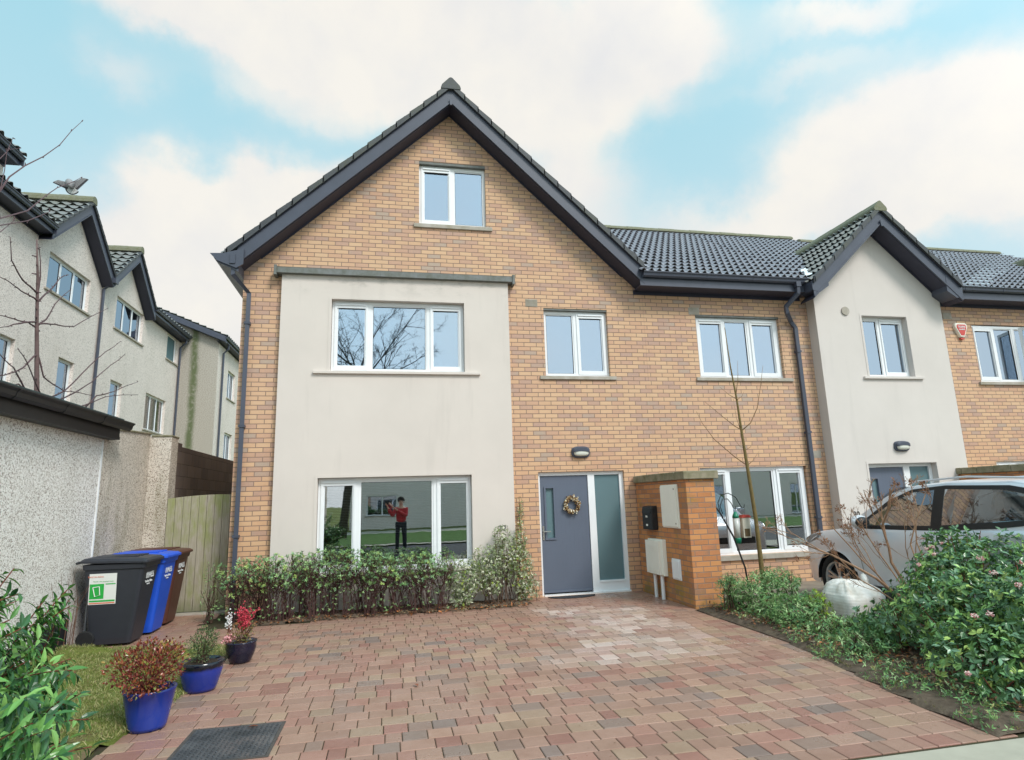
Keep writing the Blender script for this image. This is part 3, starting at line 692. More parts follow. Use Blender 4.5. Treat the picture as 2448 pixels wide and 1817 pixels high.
barge(h31, FY, P3[0], P3[1], (1.75, 1.75), S2, .35, .37, drop_b=.34); ridge(h31, FY, P3[0], P3[1]+.09, .42, -2.2, 'ridge'); vent(h31, 7.25, 5.08)
# ================================================================== screen walls between the drives
def screen(x0, x1, y1, z, label, top=1.80):
    t = thing('garden_wall', label, 'wall', (x0, 0, 0), 'brick screen walls between front doors')
    mb = MB(); mb.box(x0, x1, y1, -.012, -.15, top); mb.build('brickwork', M['brick_o'], t)
    mb = MB()
    n = 6; ys = [y1-.05+(0-(y1-.05)-.02)*k/n for k in range(n+1)]
    for a, b in zip(ys[:-1], ys[1:]): mb.box(x0-.05, x1+.06, a+.004, b-.003, top+.002+random.uniform(0, .003), top+.125+random.uniform(-.004, .004))
    mb.build('coping', M['coping'], t, bevel=.012)
    return t
screen(.05, .50, -1.86, 1.8, 'orange brick screen wall with mossy coping beside the slate blue door')
screen(6.62, 7.06, -1.9, 1.8, 'orange brick screen wall with concrete coping behind the silver car')
# ================================================================== left terrace
PB = pebble_mat('off_white_roughcast', srgb(236, 224, 216), srgb(222, 208, 200), srgb(196, 182, 174), 55, .10)
PG = pebble_mat('white_pebbledash', srgb(246, 242, 238), srgb(224, 216, 210), srgb(166, 150, 138), 90, .08)
PW = pebble_mat('dirty_pebbledash', srgb(228, 218, 206), srgb(196, 182, 168), srgb(130, 114, 100), 85, .6)
FX = Fr('x', -13.0)
def gable_unit(label, y0, y1, wins, pipe=True, zt=10.44, ze=8.88, name='house', xf=-13.0, gab=True, depth=9, roofz=None):
    fr = Fr('x', xf); yc = (y0+y1)/2; w = (y1-y0)/2
    h = thing(name, label, 'house', (xf-3, yc, 0), 'pale roughcast houses of the side street')
    s = (zt-ze)/w; pk = zt
    mb = MB(); top = lambda u: pk-.42-s*abs(u-yc)
    wall_strips(mb, fr, y0, y1, -1, top, [(a, b, c, d) for (a, b, c, d, *_) in wins], (yc,), reveal=.14)
    mb.quad((xf, y0, -1), (xf, y0, top(y0)), (xf-depth, y0, top(y0)), (xf-depth, y0, -1)); mb.quad((xf, y1, -1), (xf, y1, top(y1)), (xf-depth, y1, top(y1)), (xf-depth, y1, -1))
    mb.build('wall', PB, h)
    for (a, b, c, d, n, dark) in wins:
        L_ = []; wd = (b-a-.12)/n
        for k in range(n): L_.append((a+.06+wd*k+.05, a+.06+wd*(k+1)-.05, 'f'))
        window(h, fr, a, b, c, d, -.09, L_, 'glass_dark' if dark else 'glass_sky', (a-.1, b+.1, .05, .06), back='room' if dark else 'curtain')
    for sgn in (-1, 1):
        tiles(h, 'roof', (xf+.38, yc+sgn*(w+.0), pk-s*w), (-1, 0, 0), Vector((0, -sgn, s)), depth, w*math.sqrt(1+s*s), M['tile_moss'], per=.3, row=.33, amp=.05)
    fr2 = fr
    barge(h, fr2, yc, pk, (w, w), s, .30, .32, drop_b=.38, box=False)
    verge(h, fr2, yc, pk, (w, w), s, .27, .37)
    ridge(h, fr2, yc, pk+.1, .38, -depth, 'ridge')
    if pipe:
        mb = MB(); mb.tube([(xf+.25, y1, 8.75), (xf+.25, y1, 8.6), (xf+.06, y1-.0, 8.42), (xf+.06, y1, -.5)], .045, 8); 
        mb.box(xf+.02, xf+.42, y1-.1, y1+.1, 8.62, 8.78); mb.build('downpipe', M['dark'], h)
    return h
def eaves_unit(label, y0, y1, ze, xf, wins, slope=.6, depth=4.5):
    fr = Fr('x', xf); h = thing('house', label, 'house', (xf-3, (y0+y1)/2, 0), 'pale roughcast houses of the side street')
    mb = MB(); wall_strips(mb, fr, y0, y1, -1, lambda u: ze-.2, [w[:4] for w in wins], reveal=.14)
    mb.quad((xf, y1, -1), (xf-depth, y1, -1), (xf-depth, y1, ze+depth*slope-.2), (xf, y1, ze-.2)); mb.build('wall', PB, h)
    for (a, b, c, d, n, dark) in wins:
        wd = (b-a-.12)/n; window(h, fr, a, b, c, d, -.09, [(a+.06+wd*k+.05, a+.06+wd*(k+1)-.05, 'f') for k in range(n)], 'glass_sky', (a-.1, b+.1, .05, .06))
    tiles(h, 'roof', (xf+.40, y0-.05, ze+.02), (0, 1, 0), (-1, 0, slope), y1-y0+.07, depth*1.15, M['tile_moss'], per=.3, row=.33, amp=.05)
    eaves(h, fr, y0, y1+.0, ze, ze-.22, .32); gutter(h, fr, y0, y1+.02, ze-.01, .32)
    mb = MB(); mb.prism([(xf+.40, y1+.0, ze+.02), (xf-depth, y1+.0, ze+.02+slope*(depth+.4)), (xf-depth, y1+.0, ze-.24+slope*(depth+.4)), (xf+.40, y1+.0, ze-.24)], (0, .03, 0)); mb.build('bargeboard', M['dark'], h)
    return h
eaves_unit('nearest pale roughcast house with a level eaves gutter at the left edge', 2.2, 6.45, 8.86, -13.0, [(4.3, 6.05, 4.4, 5.72, 3, False)])
gable_unit('pale roughcast house with the large three-light upper window behind the bare tree', 6.45, 10.08, [(7.05, 9.35, 7.4, 8.42, 3, False), (8.05, 8.9, 4.53, 5.78, 1, False)])
gable_unit('pale roughcast house with the second gable and a dark ground-floor three-light window', 10.08, 13.68, [(11.2, 13.5, 7.52, 8.62, 3, False), (11.3, 12.2, 4.55, 5.8, 1, False)], pipe=False)
# low-eaved unit between the second gable and the projecting block
h = thing('house', 'pale roughcast house with level gutter and small upper window beside a green-stained wall', 'house', (-16, 15.7, 0), 'pale roughcast houses of the side street')
mb = MB(); wins = [(16.05, 17.3, 7.62, 8.7, 1, False), (14.3, 16.4, 4.55, 5.9, 3, True)]
wall_strips(mb, FX, 13.68, 17.8, -1, lambda u: 9.0, [w[:4] for w in wins], reveal=.14); mb.build('wall', PB, h)
for (a, b, c, d, n, dark) in wins:
    wd = (b-a-.12)/n; window(h, FX, a, b, c, d, -.09, [(a+.06+wd*k+.05, a+.06+wd*(k+1)-.05, 'f') for k in range(n)], 'glass_dark' if dark else 'frost', (a-.1, b+.1, .05, .06), back='room' if dark else 'curtain')
tiles(h, 'roof', (-12.62, 13.6, 8.95), (0, 1, 0), (-1, 0, .55), 4.4, 4, M['tile_moss'], per=.3)
eaves(h, FX, 13.7, 17.7, 8.95, 8.73, .32); gutter(h, FX, 13.6, 17.7, 8.93, .32)
mb = MB(); mb.tube([(-12.72, 17.45, 8.85), (-12.72, 17.45, 8.6), (-12.93, 17.45, 8.4), (-12.93, 17.45, -.5)], .045, 8); mb.build('downpipe', M['dark'], h)
# projecting block with a green stain down its near wall
h = thing('house', 'pale roughcast block stepping forward with a long green stain down its side', 'house', (-14, 22, 0), 'pale roughcast houses of the side street')
gm = Mat('stained_roughcast', rough=.95, spec=.1)
sp = gm.n('ShaderNodeSeparateXYZ'); gm.l(gm.pos(), sp.inputs[0])
nn = gm.noise(1.3, 4, .6, sc=(1, 1, .5)); cx = gm.math('ADD', sp.outputs['X'], gm.math('MULTIPLY', nn, .25))
dd = gm.math('ABSOLUTE', gm.math('ADD', cx, 12.33)); msk = gm.mr(dd, .03, .24, .85, 0, True); msk = gm.math('MULTIPLY', msk, gm.mr(gm.noise(6, 4), .3, .5, .5, 1))
gm.col(gm.mix(msk, gm.mix(gm.mr(gm.noise(30, 3), .4, .6), srgb(190, 184, 174), srgb(156, 148, 138)), srgb(84, 98, 58)))
mb = MB(); mb.quad((-13.3, 17.8, -1), (-11.5, 17.8, -1), (-11.5, 17.8, 9.0), (-13.3, 17.8, 9.75)); mb.build('stained_wall', gm.m, h)
F5 = Fr('x', -11.5); mb = MB(); wins = [(19.6, 21.0, 6.6, 7.9, 2, False), (19.6, 21.0, 3.6, 5.0, 2, False)]
wall_strips(mb, F5, 17.8, 27, -1, lambda u: 9.0, [w[:4] for w in wins], reveal=.14); mb.build('wall', PB, h)
for (a, b, c, d, n, dark) in wins: window(h, F5, a, b, c, d, -.09, [(a+.11, (a+b)/2-.05, 'f'), ((a+b)/2+.05, b-.11, 'f')], 'glass_sky', (a-.1, b+.1, .05, .06))
tiles(h, 'roof', (-11.15, 17.5, 9.0), (0, 1, 0), (-1, 0, .42), 9.5, 5, M['tile_moss'], per=.3)
eaves(h, F5, 17.6, 27, 8.98, 8.78, .30); gutter(h, F5, 17.5, 27, 8.96, .30)
mb = MB(); mb.prism([(-11.15, 17.50, 8.97), (-16, 17.50, 11.0), (-16, 17.50, 10.74), (-11.15, 17.50, 8.72)], (0, .03, 0)); mb.prism([(-11.18, 17.53, 8.76), (-16, 17.53, 10.78), (-16, 17.53, 10.74), (-11.18, 17.53, 8.72)], (0, .26, 0)); mb.build('bargeboard', M['dark'], h)
mb = MB(); mb.tube([(-11.25, 18.4, 8.85), (-11.25, 18.4, 8.6), (-11.43, 18.4, 8.4), (-11.43, 18.4, -.5)], .045, 8); mb.build('downpipe', M['dark'], h)
# taller house, only its eaves corner in view
eaves_unit('tall pale house at the left edge with only its eaves corner in view', .5, 5.10, 9.98, -13.2, [])
# ================================================================== garage and boundary wall
g = thing('garage', 'low white pebbledashed garage with a black gutter behind the black wheeled bin', 'garage', (-10, -4, 0))
mb = MB(); mb.box(-12.5, -7.98, -9.5, -1.10, -.2, 2.62); mb.build('wall', PG, g)
mb = MB(); mb.box(-8.0, -7.965, -1.10, -1.075, -.1, 2.55); mb.build('corner_bead', M['upvc'], g)
mb = MB(); FG = Fr('x', -7.98)
FG.box(mb, -9.6, -.93, .002, .14, 2.56, 2.62); FG.box(mb, -9.6, -.93, .12, .14, 2.62, 2.80); FG.box(mb, -9.6, -.93, .14, .148, 2.56, 2.60); mb.build('fascia', M['black'], g)
o = gutter(g, FG, -9.6, -.80, 2.80, .148, .13, .11); o.data.materials[0] = M['black']
mb = MB()
for k in range(20): mb.box(-12.6+0, -7.80, -9.6+k*.44, -9.6+k*.44+.435, 2.86, 2.875)
mb.add([(-12.6, -9.6, 3.3), (-7.84, -9.6, 2.83), (-7.84, -.82, 2.83), (-12.6, -.82, 3.3)], [(0, 1, 2, 3)])
mb.v = [v for v in mb.v[-4:]]; mb.f = [(0, 1, 2, 3)]
mb.prism([(-7.84, -9.6, 2.83), (-7.84, -.82, 2.83), (-12.6, -.82, 3.3), (-12.6, -9.6, 3.3)], (0, 0, .03))
mb.build('roof', noisy('mossy_roof_felt', srgb(78, 92, 90), .8, .3, 5, .3, .2), g)
w = thing('boundary_wall', 'grey stained pebbledash wall between the garage and the green gate', 'wall', (-8.1, 0, 0))
mb = MB()
mb.prism([(-7.98, -1.07, -.2), (-7.98, .60, -.2), (-7.98, .60, 2.80), (-7.98, -1.07, 2.70)], (-.22, 0, 0))
mb.box(-7.979, -7.66, .60, .92, -.2, 2.76)
mb.build('pebbledash', PW, w)
mb = MB(); mb.prism([(-7.96, -1.06, 2.702), (-7.96, .62, 2.802), (-7.96, .62, 2.83), (-7.96, -1.06, 2.73)], (-.27, 0, 0)); mb.box(-7.958, -7.65, .585, .94, 2.762, 2.79)
mb.build('coping', M['coping'], w, bevel=.008)
bk = Mat('dark_block', rough=.95, spec=.1)
g_ = bk.n('ShaderNodeNewGeometry'); sp = bk.n('ShaderNodeSeparateXYZ'); bk.l(g_.outputs['Position'], sp.inputs[0]); cb = bk.n('ShaderNodeCombineXYZ'); bk.l(bk.math('ADD', sp.outputs['Y'], 20.1), cb.inputs['X']); bk.l(bk.math('ADD', sp.outputs['Z'], 5), cb.inputs['Y'])
b_ = bk.n('ShaderNodeTexBrick'); b_.inputs['Scale'].default_value = 1; b_.inputs['Brick Width'].default_value = .45; b_.inputs['Row Height'].default_value = .225; b_.inputs['Mortar Size'].default_value = .006
b_.inputs['Color1'].default_value = (*srgb(150, 134, 126), 1); b_.inputs['Color2'].default_value = (*srgb(128, 114, 110), 1); b_.inputs['Mortar'].default_value = (*srgb(104, 90, 86), 1); bk.l(cb.outputs[0], b_.inputs['Vector'])
bk.col(bk.mix(bk.mr(bk.noise(7, 5, .6), .4, .7, 0, .5), b_.outputs['Color'], srgb(148, 128, 112))); bk.bump(b_.outputs['Fac'], -.3, .01)
mb = MB(); mb.box(-8.18, -7.98, .93, 13, -.2, 2.74); mb.box(-8.18, -7.98, .93, 2.2, 2.742, 2.80)
w = mb.build('block_wall', bk.m, None); tag(w, 'dark bare concrete block wall seen above the green wooden gate', 'wall')
# gate
gt_ = thing('gate', 'green algae-covered arched wooden gate between the boundary wall and brick house', 'gate', (-7.1, .6, 0))
wm = Mat('algae_wood', rough=.85, spec=.2)
gr = wm.noise(5, 5, .6, sc=(14, 1, .7)); al = wm.noise(2.4, 5, .65, sc=(2.2, 1, .8)); vor = wm.noise(1.3, 2, sc=(9, 1, .05))
c = wm.mix(wm.mr(gr, .3, .7), srgb(186, 178, 162), srgb(150, 140, 122)); sp = wm.n('ShaderNodeSeparateXYZ'); wm.l(wm.pos(), sp.inputs[0])
c = wm.mix(wm.math('MULTIPLY', wm.mr(al, .44, .66, 0, .75), 1), c, srgb(140, 148, 84)); c = wm.mix(wm.mr(sp.outputs['Z'], .25, .02, 0, .6), c, srgb(72, 84, 42)); wm.col(c); wm.bump(gr, .4, .004)
def arch(x): t = (x+7.66)/1.06; return 1.80+.03*math.sin(math.pi*min(1, max(0, t*.9+.0)))-.03*(1-t)
mb = MB(); n = 9; wd = (7.655-6.60)/n
for k in range(n):
    a = -7.655+k*wd+.003; b = a+wd-.006; y = .60+random.uniform(-.002, .002)
    mb.prism([(a, y, .03), (b, y, .03), (b, y, arch(b)), ((a+b)/2, y, arch((a+b)/2)), (a, y, arch(a))], (0, .02, 0))
mb.build('boards', wm.m, gt_)
mb = MB(); mb.box(-7.65, -6.61, .624, .66, .3, .42); mb.box(-7.65, -6.61, .624, .66, 1.4, 1.52); mb.build('rails', wm.m, gt_)
mb = MB(); mb.box(-7.645, -6.65, .42, .82, -.1, -.0+.02); struct(mb.build('gate_threshold', M['stone']))
# ================================================================== ground
soilm = Mat('soil', rough=.95, spec=.2)
nf = soilm.noise(9, 6, .7); soilm.col(soilm.mix(soilm.mr(nf, .35, .65), (.07, .048, .034), (.15, .11, .08))); soilm.bump(nf, .8, .03)
gm_ = Mat('ground_grass', rough=.95, spec=.1)
nf = gm_.noise(1.2, 5, .65); n2 = gm_.noise(20, 4, .7)
c = gm_.mix(gm_.mr(n2, .3, .7), srgb(118, 124, 62), srgb(86, 98, 44)); c = gm_.mix(gm_.mr(nf, .52, .62), c, srgb(112, 96, 72)); gm_.col(c); gm_.bump(n2, .8, .02)
mb = MB(); mb.quad((-400, -400, -.06), (400, -400, -.06), (400, 400, -.06), (-400, 400, -.06)); struct(mb.build('ground', gm_.m))
conc = noisy('pale_concrete', srgb(176, 168, 152), .85, .14, 5, .3, .15, det=6)
asph = noisy('asphalt', (.055, .055, .058), .8, .25, 40, .3, .3)
mb = MB(); mb.quad((-60, -8.6, -.022), (60, -8.6, -.022), (60, -6.66, -.005), (-60, -6.66, -.005)); struct(mb.build('pavement', conc))
mb = MB(); mb.box(-60, 60, -8.75, -8.602, -.14, -.02); struct(mb.build('kerb', M['stone']))
mb = MB(); mb.quad((-60, -14.5, -.05), (60, -14.5, -.05), (60, -8.752, -.05), (-60, -8.752, -.05)); struct(mb.build('road', asph))
# ---- drive: real paving blocks
def XL(y):
    if y > -1.75: return -7.95 if y < .55 else -7.62
    if y > -2.05: return -6.6
    return np.interp(y, [-6.8, -5.3, -3.8, -1.9], [-6.32, -6.13, -5.98, -5.86])
def XR(y): return float(np.interp(y, [-6.8, -6.6, -5.96, -5.25, -4.6, -3.96, -1.9, 0], [-.2, -.22, -.31, -.17, -.05, .04, .04, .04])) if y < -6.2 else float(np.interp(y, [-6.2, -5.25, -4.6, -3.96, -1.9, 0], [-.33, -.17, -.05, .04, .04, .04]))
pal = [srgb(*c) for c in ((176, 142, 124), (168, 134, 118), (170, 146, 124), (168, 126, 112), (162, 116, 104), (148, 130, 120), (136, 122, 116), (178, 150, 126), (154, 130, 118), (172, 138, 122))]
mb = MB(); cols = []
def block(x0, x1, y0, y1, col, zt):
    c = .005; g = .003
    a, b, d, e = x0+g, x1-g, y0+g, y1-g
    zt2 = zt-.0035
    v = [(a, d, zt-.03), (b, d, zt-.03), (b, e, zt-.03), (a, e, zt-.03), (a, d, zt2), (b, d, zt2), (b, e, zt2), (a, e, zt2), (a+c, d+c, zt), (b-c, d+c, zt), (b-c, e-c, zt), (a+c, e-c, zt)]
    k = random.uniform(-.0006, .0006); v[8:] = [(p[0], p[1], p[2]+random.uniform(-.0008, .0008)) for p in v[8:]]
    mb.add(v, [(0, 1, 5, 4), (1, 2, 6, 5), (2, 3, 7, 6), (3, 0, 4, 7), (4, 5, 9, 8), (5, 6, 10, 9), (6, 7, 11, 10), (7, 4, 8, 11), (8, 9, 10, 11)])
    cols.extend([col]*12)
pitch = .1745; nrow = int(6.66/pitch)+4
wts = [.2, .18, .11, .15, .08, .05, .025, .06, .085, .14]
for r in range(-4, nrow):
    y1 = -.0-r*pitch-.004; y0 = y1-pitch; ym = (y0+y1)/2
    if y0 < -6.70: break
    xl, xr = float(XL(ym)), XR(ym)
    if ym > 0: xr = -6.62
    x = xl-random.uniform(0, .15)
    while x < xr-.05:
        w_ = random.choices((.118, .175, .235), (.3, .38, .32))[0]
        x0 = max(x, xl); x1 = min(x+w_, xr); x += w_
        if x1-x0 < .05 or (xr-x < .05 and x < xr): x1 = min(xr, x1+.05)
        if x1-x0 < .03: continue
        cx_, cy_ = (x0+x1)/2, ym
        # hedge bed left open
        if -6.35 < cx_ < -2.02 and ym > -.02-.84+(cx_+6.35)*.06: continue
        if -6.72 < cx_ < -6.3 and ym > -.8: continue
        col = Vector(random.choices(pal, wts)[0]); col = col.lerp(Vector(srgb(170, 136, 120)), .20)*random.uniform(.88, 1.10)
        # upper drive is more uniform brown-pink
        f = min(1, max(0, (cy_+2.2)/1.2)); col = col.lerp(Vector(srgb(166, 134, 118)), .55*f)
        # washed-out, efflorescent blocks in front of the door
        pth = [(-1.75, -1.35), (-1.2, -1.6), (-1.25, -2.2), (-1.35, -2.8), (-1.5, -3.4), (-1.75, -3.9)]
        dm = min(math.hypot((cx_-a)/(.60+.1*k), (cy_-b)/.42) for k, (a, b) in enumerate(pth))
        dm += noise.noise(Vector((cx_*2.1, cy_*2.1, 4)))*.45
        if dm < 1.0:
            q = min(1, (1-dm)*1.6)*random.uniform(.15, 1)
            col = col.lerp(Vector(srgb(222, 200, 190)), .85*q)
        mb_c = (col[0]*.98, col[1]*.93, col[2]*.92) if dm >= 1 else tuple(col)
        block(x0, x1, y0, y1, mb_c, 0.0)
mb.c = cols
pv = Mat('paving', rough=.6, spec=.4)
a = pv.n('ShaderNodeAttribute', attribute_name='Col'); g1 = pv.noise(160, 3, .7); g2 = pv.noise(2.0, 5, .6)
c = pv.mix(pv.mr(g1, .35, .7, 0, .6), a.outputs['Color'], pv.mix(1.0, a.outputs['Color'], (.62, .6, .6), 'MULTIPLY'))
c = pv.mix(pv.mr(g2, .45, .68, 0, .6), c, pv.mix(1.0, c, (.72, .66, .6), 'MULTIPLY'))
pv.col(c); pv.rgh(pv.mr(g2, .40, .60, .26, .62)); pv.bump(pv.math('ADD', g1, pv.math('MULTIPLY', pv.noise(45, 4, .7), .8)), .5, .004)
struct(mb.build('driveway', pv.m))
jm = noisy('mossy_joints', (.07, .048, .035), .95, .3, 12, .1, c2=(.05, .055, .025))
mb = MB(); mb.quad((-7.95, -6.69, -.008), (.045, -6.69, -.008), (.045, .56, -.008), (-7.95, .56, -.008)); struct(mb.build('paving_joints', jm))
# ---- lawn and beds: gently uneven sheets
def sheet(name, poly, z, mat, amp=.02, res=.09, edge=.12, rise=None, kind='structure', label=None, cat=None):
    """grid clipped to a polygon (2D), bumpy, falling to z at its rim"""
    from mathutils.geometry import intersect_point_quad_2d
    def inside(x, y):
        c = False; n = len(poly); j = n-1
        for i in range(n):
            if (poly[i][1] > y) != (poly[j][1] > y) and x < (poly[j][0]-poly[i][0])*(y-poly[i][1])/(poly[j][1]-poly[i][1])+poly[i][0]: c = not c
            j = i
        return c
    def dist(x, y):
        d = 9
        for i in range(len(poly)):
            a = Vector(poly[i]); b = Vector(poly[(i+1) % len(poly)]); p = Vector((x, y)); t = max(0, min(1, (p-a).dot(b-a)/max(1e-9, (b-a).length_squared))); d = min(d, (p-a-(b-a)*t).length)
        return d
    xs = [p[0] for p in poly]; ys = [p[1] for p in poly]
    nx = int((max(xs)-min(xs))/res)+2; ny = int((max(ys)-min(ys))/res)+2
    mb = MB(); idx = {}
    for i in range(nx):
        for j in range(ny):
            x = min(xs)+i*res; y = min(ys)+j*res
            if inside(x, y):
                d = min(1, dist(x, y)/edge); q = noise.noise(Vector((x*2.2, y*2.2, 1)))*.6+noise.noise(Vector((x*7, y*7, 2)))*.5
                idx[i, j] = len(mb.v); mb.v.append((x, y, z+(amp*(q+.6)+(rise(x, y) if rise else 0))*d))
    for (i, j) in idx:
        k = [(i, j), (i+1, j), (i+1, j+1), (i, j+1)]
        if all(t in idx for t in k): mb.f.append(tuple(idx[t] for t in k))
    o = mb.build(name, mat, smooth=True); o['kind'] = kind
    return o, inside, idx, mb
lawn_rise = lambda x, y: .03+.18*max(0, (-x-6.9))*.5
LAWN = [(-7.97, -9.5), (-7.97, -1.72), (-6.5, -1.98), (-5.95, -2.0), (-5.92, -3.8), (-6.10, -5.3), (-6.28, -6.68), (-6.3, -9.5)]
sheet('lawn', LAWN, -.012, gm_.m, .03, .09, .2, lawn_rise)
BED = [(-.06, -1.88), (-.06, -3.96), (-.15, -4.6), (-.27, -5.25), (-.43, -6.2), (-.40, -6.68), (2.6, -6.66), (1.65, -4.6), (.9, -2.6), (.62, -1.5), (.52, -.1), (.52, -1.95)]
sheet('planting_bed', BED, -.012, soilm.m, .035, .06, .15, lambda x, y: .04)
HB = [(-6.40, -.86), (-2.0, -.60), (-2.0, -.0), (-6.40, -.0)]
sheet('planting_bed', HB, -.010, soilm.m, .03, .05, .1, lambda x, y: .02)
mb = MB(); mb.quad((.5, -6.69, -.02), (6.6, -6.69, -.02), (6.6, 0, -.02), (.5, 0, -.02)); struct(mb.build('neighbour_driveway', noisy('damp_concrete_drive', srgb(142, 130, 116), .7, .3, 3, .4, .1, det=6)))
mb = MB(); mb.quad((7.06, -6.69, -.02), (14, -6.69, -.02), (14, 0, -.02), (7.06, 0, -.02)); struct(mb.build('neighbour_driveway', noisy('damp_concrete_drive_far', srgb(142, 130, 116), .7, .3, 3, .4, .1, det=6)))
# ================================================================== wheeled bins
def loft(mb, rings):
    n = len(rings[0]); b = len(mb.v)
    for r in rings: mb.v += [tuple(p) for p in r]
    for i in range(len(rings)-1):
        for j in range(n): mb.f.append((b+i*n+j, b+i*n+(j+1) % n, b+(i+1)*n+(j+1) % n, b+(i+1)*n+j))
    mb.f.append(tuple(range(b, b+n))[::-1]); mb.f.append(tuple(range(b+(len(rings)-1)*n, b+len(rings)*n)))
def rrect(cx, cy, hx, hy, z, r=.04, n=4):
    o = []
    for (sx_, sy_, a0) in ((1, 1, 0), (-1, 1, 90), (-1, -1, 180), (1, -1, 270)):
        for k in range(n+1):
            a = R(a0+90*k/n); o.append((cx+sx_*(hx-r)+r*math.cos(a), cy+sy_*(hy-r)+r*math.sin(a), z))
    return o
def wheelie(x, y, mat, label, sticker=False, rot=0):
    t = thing('wheeled_bin', label, 'bin', (x, y, 0), 'wheeled bins lined up along the wall')
    mb = MB(); rings = []
    for z, x0, x1, hy in ((.03, -.47, -.02, .215), (.10, -.49, -.01, .225), (.5, -.53, .04, .25), (.90, -.58, .085, .275), (.905, -.59, .105, .288), (.965, -.60, .115, .292)):
        rings.append([(x+p[0], y+p[1], p[2]) for p in rrect((x0+x1)/2, 0, (x1-x0)/2, hy, z, .05)])
    loft(mb, rings); mb.build('body', mat, t, smooth=False, bevel=.004)
    mb = MB(); rings = []
    for z, g in ((.968, .012), (.995, .012), (1.02, -.02), (1.035, -.10)):
        rings.append([(x+p[0], y+p[1], p[2]+.02*(p[0] < -.4)) for p in rrect(-.24, 0, .37+g, .30+g, z, .05)])
    loft(mb, rings)
    for k in (-.16, 0, .16): mb.box(x-.55, x-.02, y+k-.03, y+k+.03, 1.03, 1.052)
    mb.tube([(x-.62, y-.28, 1.0), (x-.66, y-.26, .99), (x-.66, y+.26, .99), (x-.62, y+.28, 1.0)], .016)
    mb.build('lid', mat, t, bevel=.006)
    for s in (-1, 1):
        mb = MB(); mb.lathe([(0, -.025), (.09, -.025), (.1, -.015), (.1, .015), (.09, .025), (0, .025)], (x-.50, y+s*.235, .10), 18, 'y'); mb.build('wheel', M['rubber'], t)
    wp = M['white']
    tilt = Matrix.Rotation(R(-6), 3, 'Y')
    txt('logo', '///AES', .105, wp, t, (x+.080, y-.02, .80), tilt @ FACE_X, .001, .002, 1, .25)
    txt('logo', 'Bord na M\u00f3na', .040, wp, t, (x+.073, y-.02, .725), tilt @ FACE_X, .001, .001)
    txt('logo', 'RECYCLING', .018, wp, t, (x+.069, y-.02, .69), tilt @ FACE_X, .001, .0005)
    if sticker:
        s = MB(); yy = y-.293
        def pl(x0, x1, z0, z1, o):
            f = lambda z: y-.25-.027*(z-.5)/.4-o
            mq = MB(); mq.quad((x+x0, f(z0), z0), (x+x1, f(z0), z0), (x+x1, f(z1), z1), (x+x0, f(z1), z1)); return mq
        st = pl(-.50, -.20, .50, .86, .005).build('sticker', Mat('sticker_white', (.78, .78, .76), .5).m, t)
        gmx = Mat('sticker_green', srgb(40, 170, 70), .5).m; om = Mat('sticker_orange', srgb(225, 120, 90), .5).m
        pl(-.49, -.335, .565, .74, .0065).build('green_panel', gmx, st); pl(-.49, -.21, .53, .55, .0065).build('green_band', gmx, st); pl(-.49, -.21, .508, .522, .0065).build('orange_band', om, st)
        pl(-.32, -.21, .73, .742, .0065).build('green_band', gmx, st)
        w_ = MB(); f = lambda z: y-.25-.027*(z-.5)/.4-.010
        lp = [(-.455, .70), (-.385, .71), (-.375, .61), (-.43, .595)]
        w_.tube([(x+a, f(z), z) for a, z in lp+lp[:1]], .006, 4, cap=False); w_.build('bin_symbol', Mat('sticker_symbol', (.8, .8, .78), .5).m, st)
        tr_ = Matrix.Rotation(R(-4), 3, 'X')
        txt('lettering', 'This bin is for household waste', .0175, gmx, st, (x-.345, f(.77)+.002, .768), FACE_Y, .0005)
        txt('lettering', 'bord na m\u00f3na', .03, om, st, (x-.43, f(.83)+.002, .825), FACE_Y, .0005)
    return t
bl = noisy('bin_black', srgb(50, 52, 60), .45, .15, 5, .45); bu = noisy('bin_blue', srgb(34, 86, 205), .42, .1, 4, .45); bb_ = noisy('bin_brown', srgb(92, 56, 46), .45, .15, 5, .45)
wheelie(-7.25, -1.36, bl, 'black wheeled bin with a green and white sticker on its side', True)
wheelie(-7.22, -.76, bu, 'bright blue wheeled bin between the black and the brown one')
wheelie(-7.24, -.15, bb_, 'dark brown wheeled bin nearest the wooden gate')
# black edging board behind the bins
mb = MB(); mb.box(-7.97, -7.90, -2.3, -1.7, .0, .36); tag(mb.build('edging_board', M['black'], bevel=.01), 'black edging board against the pebbledash wall left of the bins', 'board')
# ================================================================== things on the screen wall
def mbox(name, label, cat, y0, y1, z0, z1, d, x=.05, mat='cream', detail='meter'):
    t = thing(name, label, cat, (x, (y0+y1)/2, z0))
    mb = MB(); mb.box(x-d*.55, x-.001, y0, y1, z0, z1); mb.build('case', M[mat], t, bevel=.006)
    mb = MB(); g = .022; mb.box(x-d, x-d*.55-.001, y0+g, y1-g, z0+g, z1-g)
    if detail == 'meter':
        mb.build('door', M[mat], t, bevel=.005)
        for zz in (z1-.07, z0+.07):
            q = MB(); q.lathe([(0, -.004), (.014, -.004), (.014, .0), (0, 0)], (x-d-.001, y0+.06, zz), 10, 'x'); q.build('lock', M['stone'], t)
    elif detail == 'gas':
        for k in range(3): mb.box(x-d-.004, x-d+.0, y0+.07, y1-.07, z1-.10-k*.022, z1-.088-k*.022); mb.box(x-d-.004, x-d, y0+.07, y1-.07, z0+.06+k*.022, z0+.072+k*.022)
        mb.build('door', M[mat], t, bevel=.005)
        for yy in (y0+.10, y0+.36): 
            q = MB(); q.tube([(x-.06, yy, z0-.0), (x-.06, yy, -.02)], .028, 10); q.build('pipe', M['white'], t)
    else: mb.build('door', M[mat], t, bevel=.005)
    return t
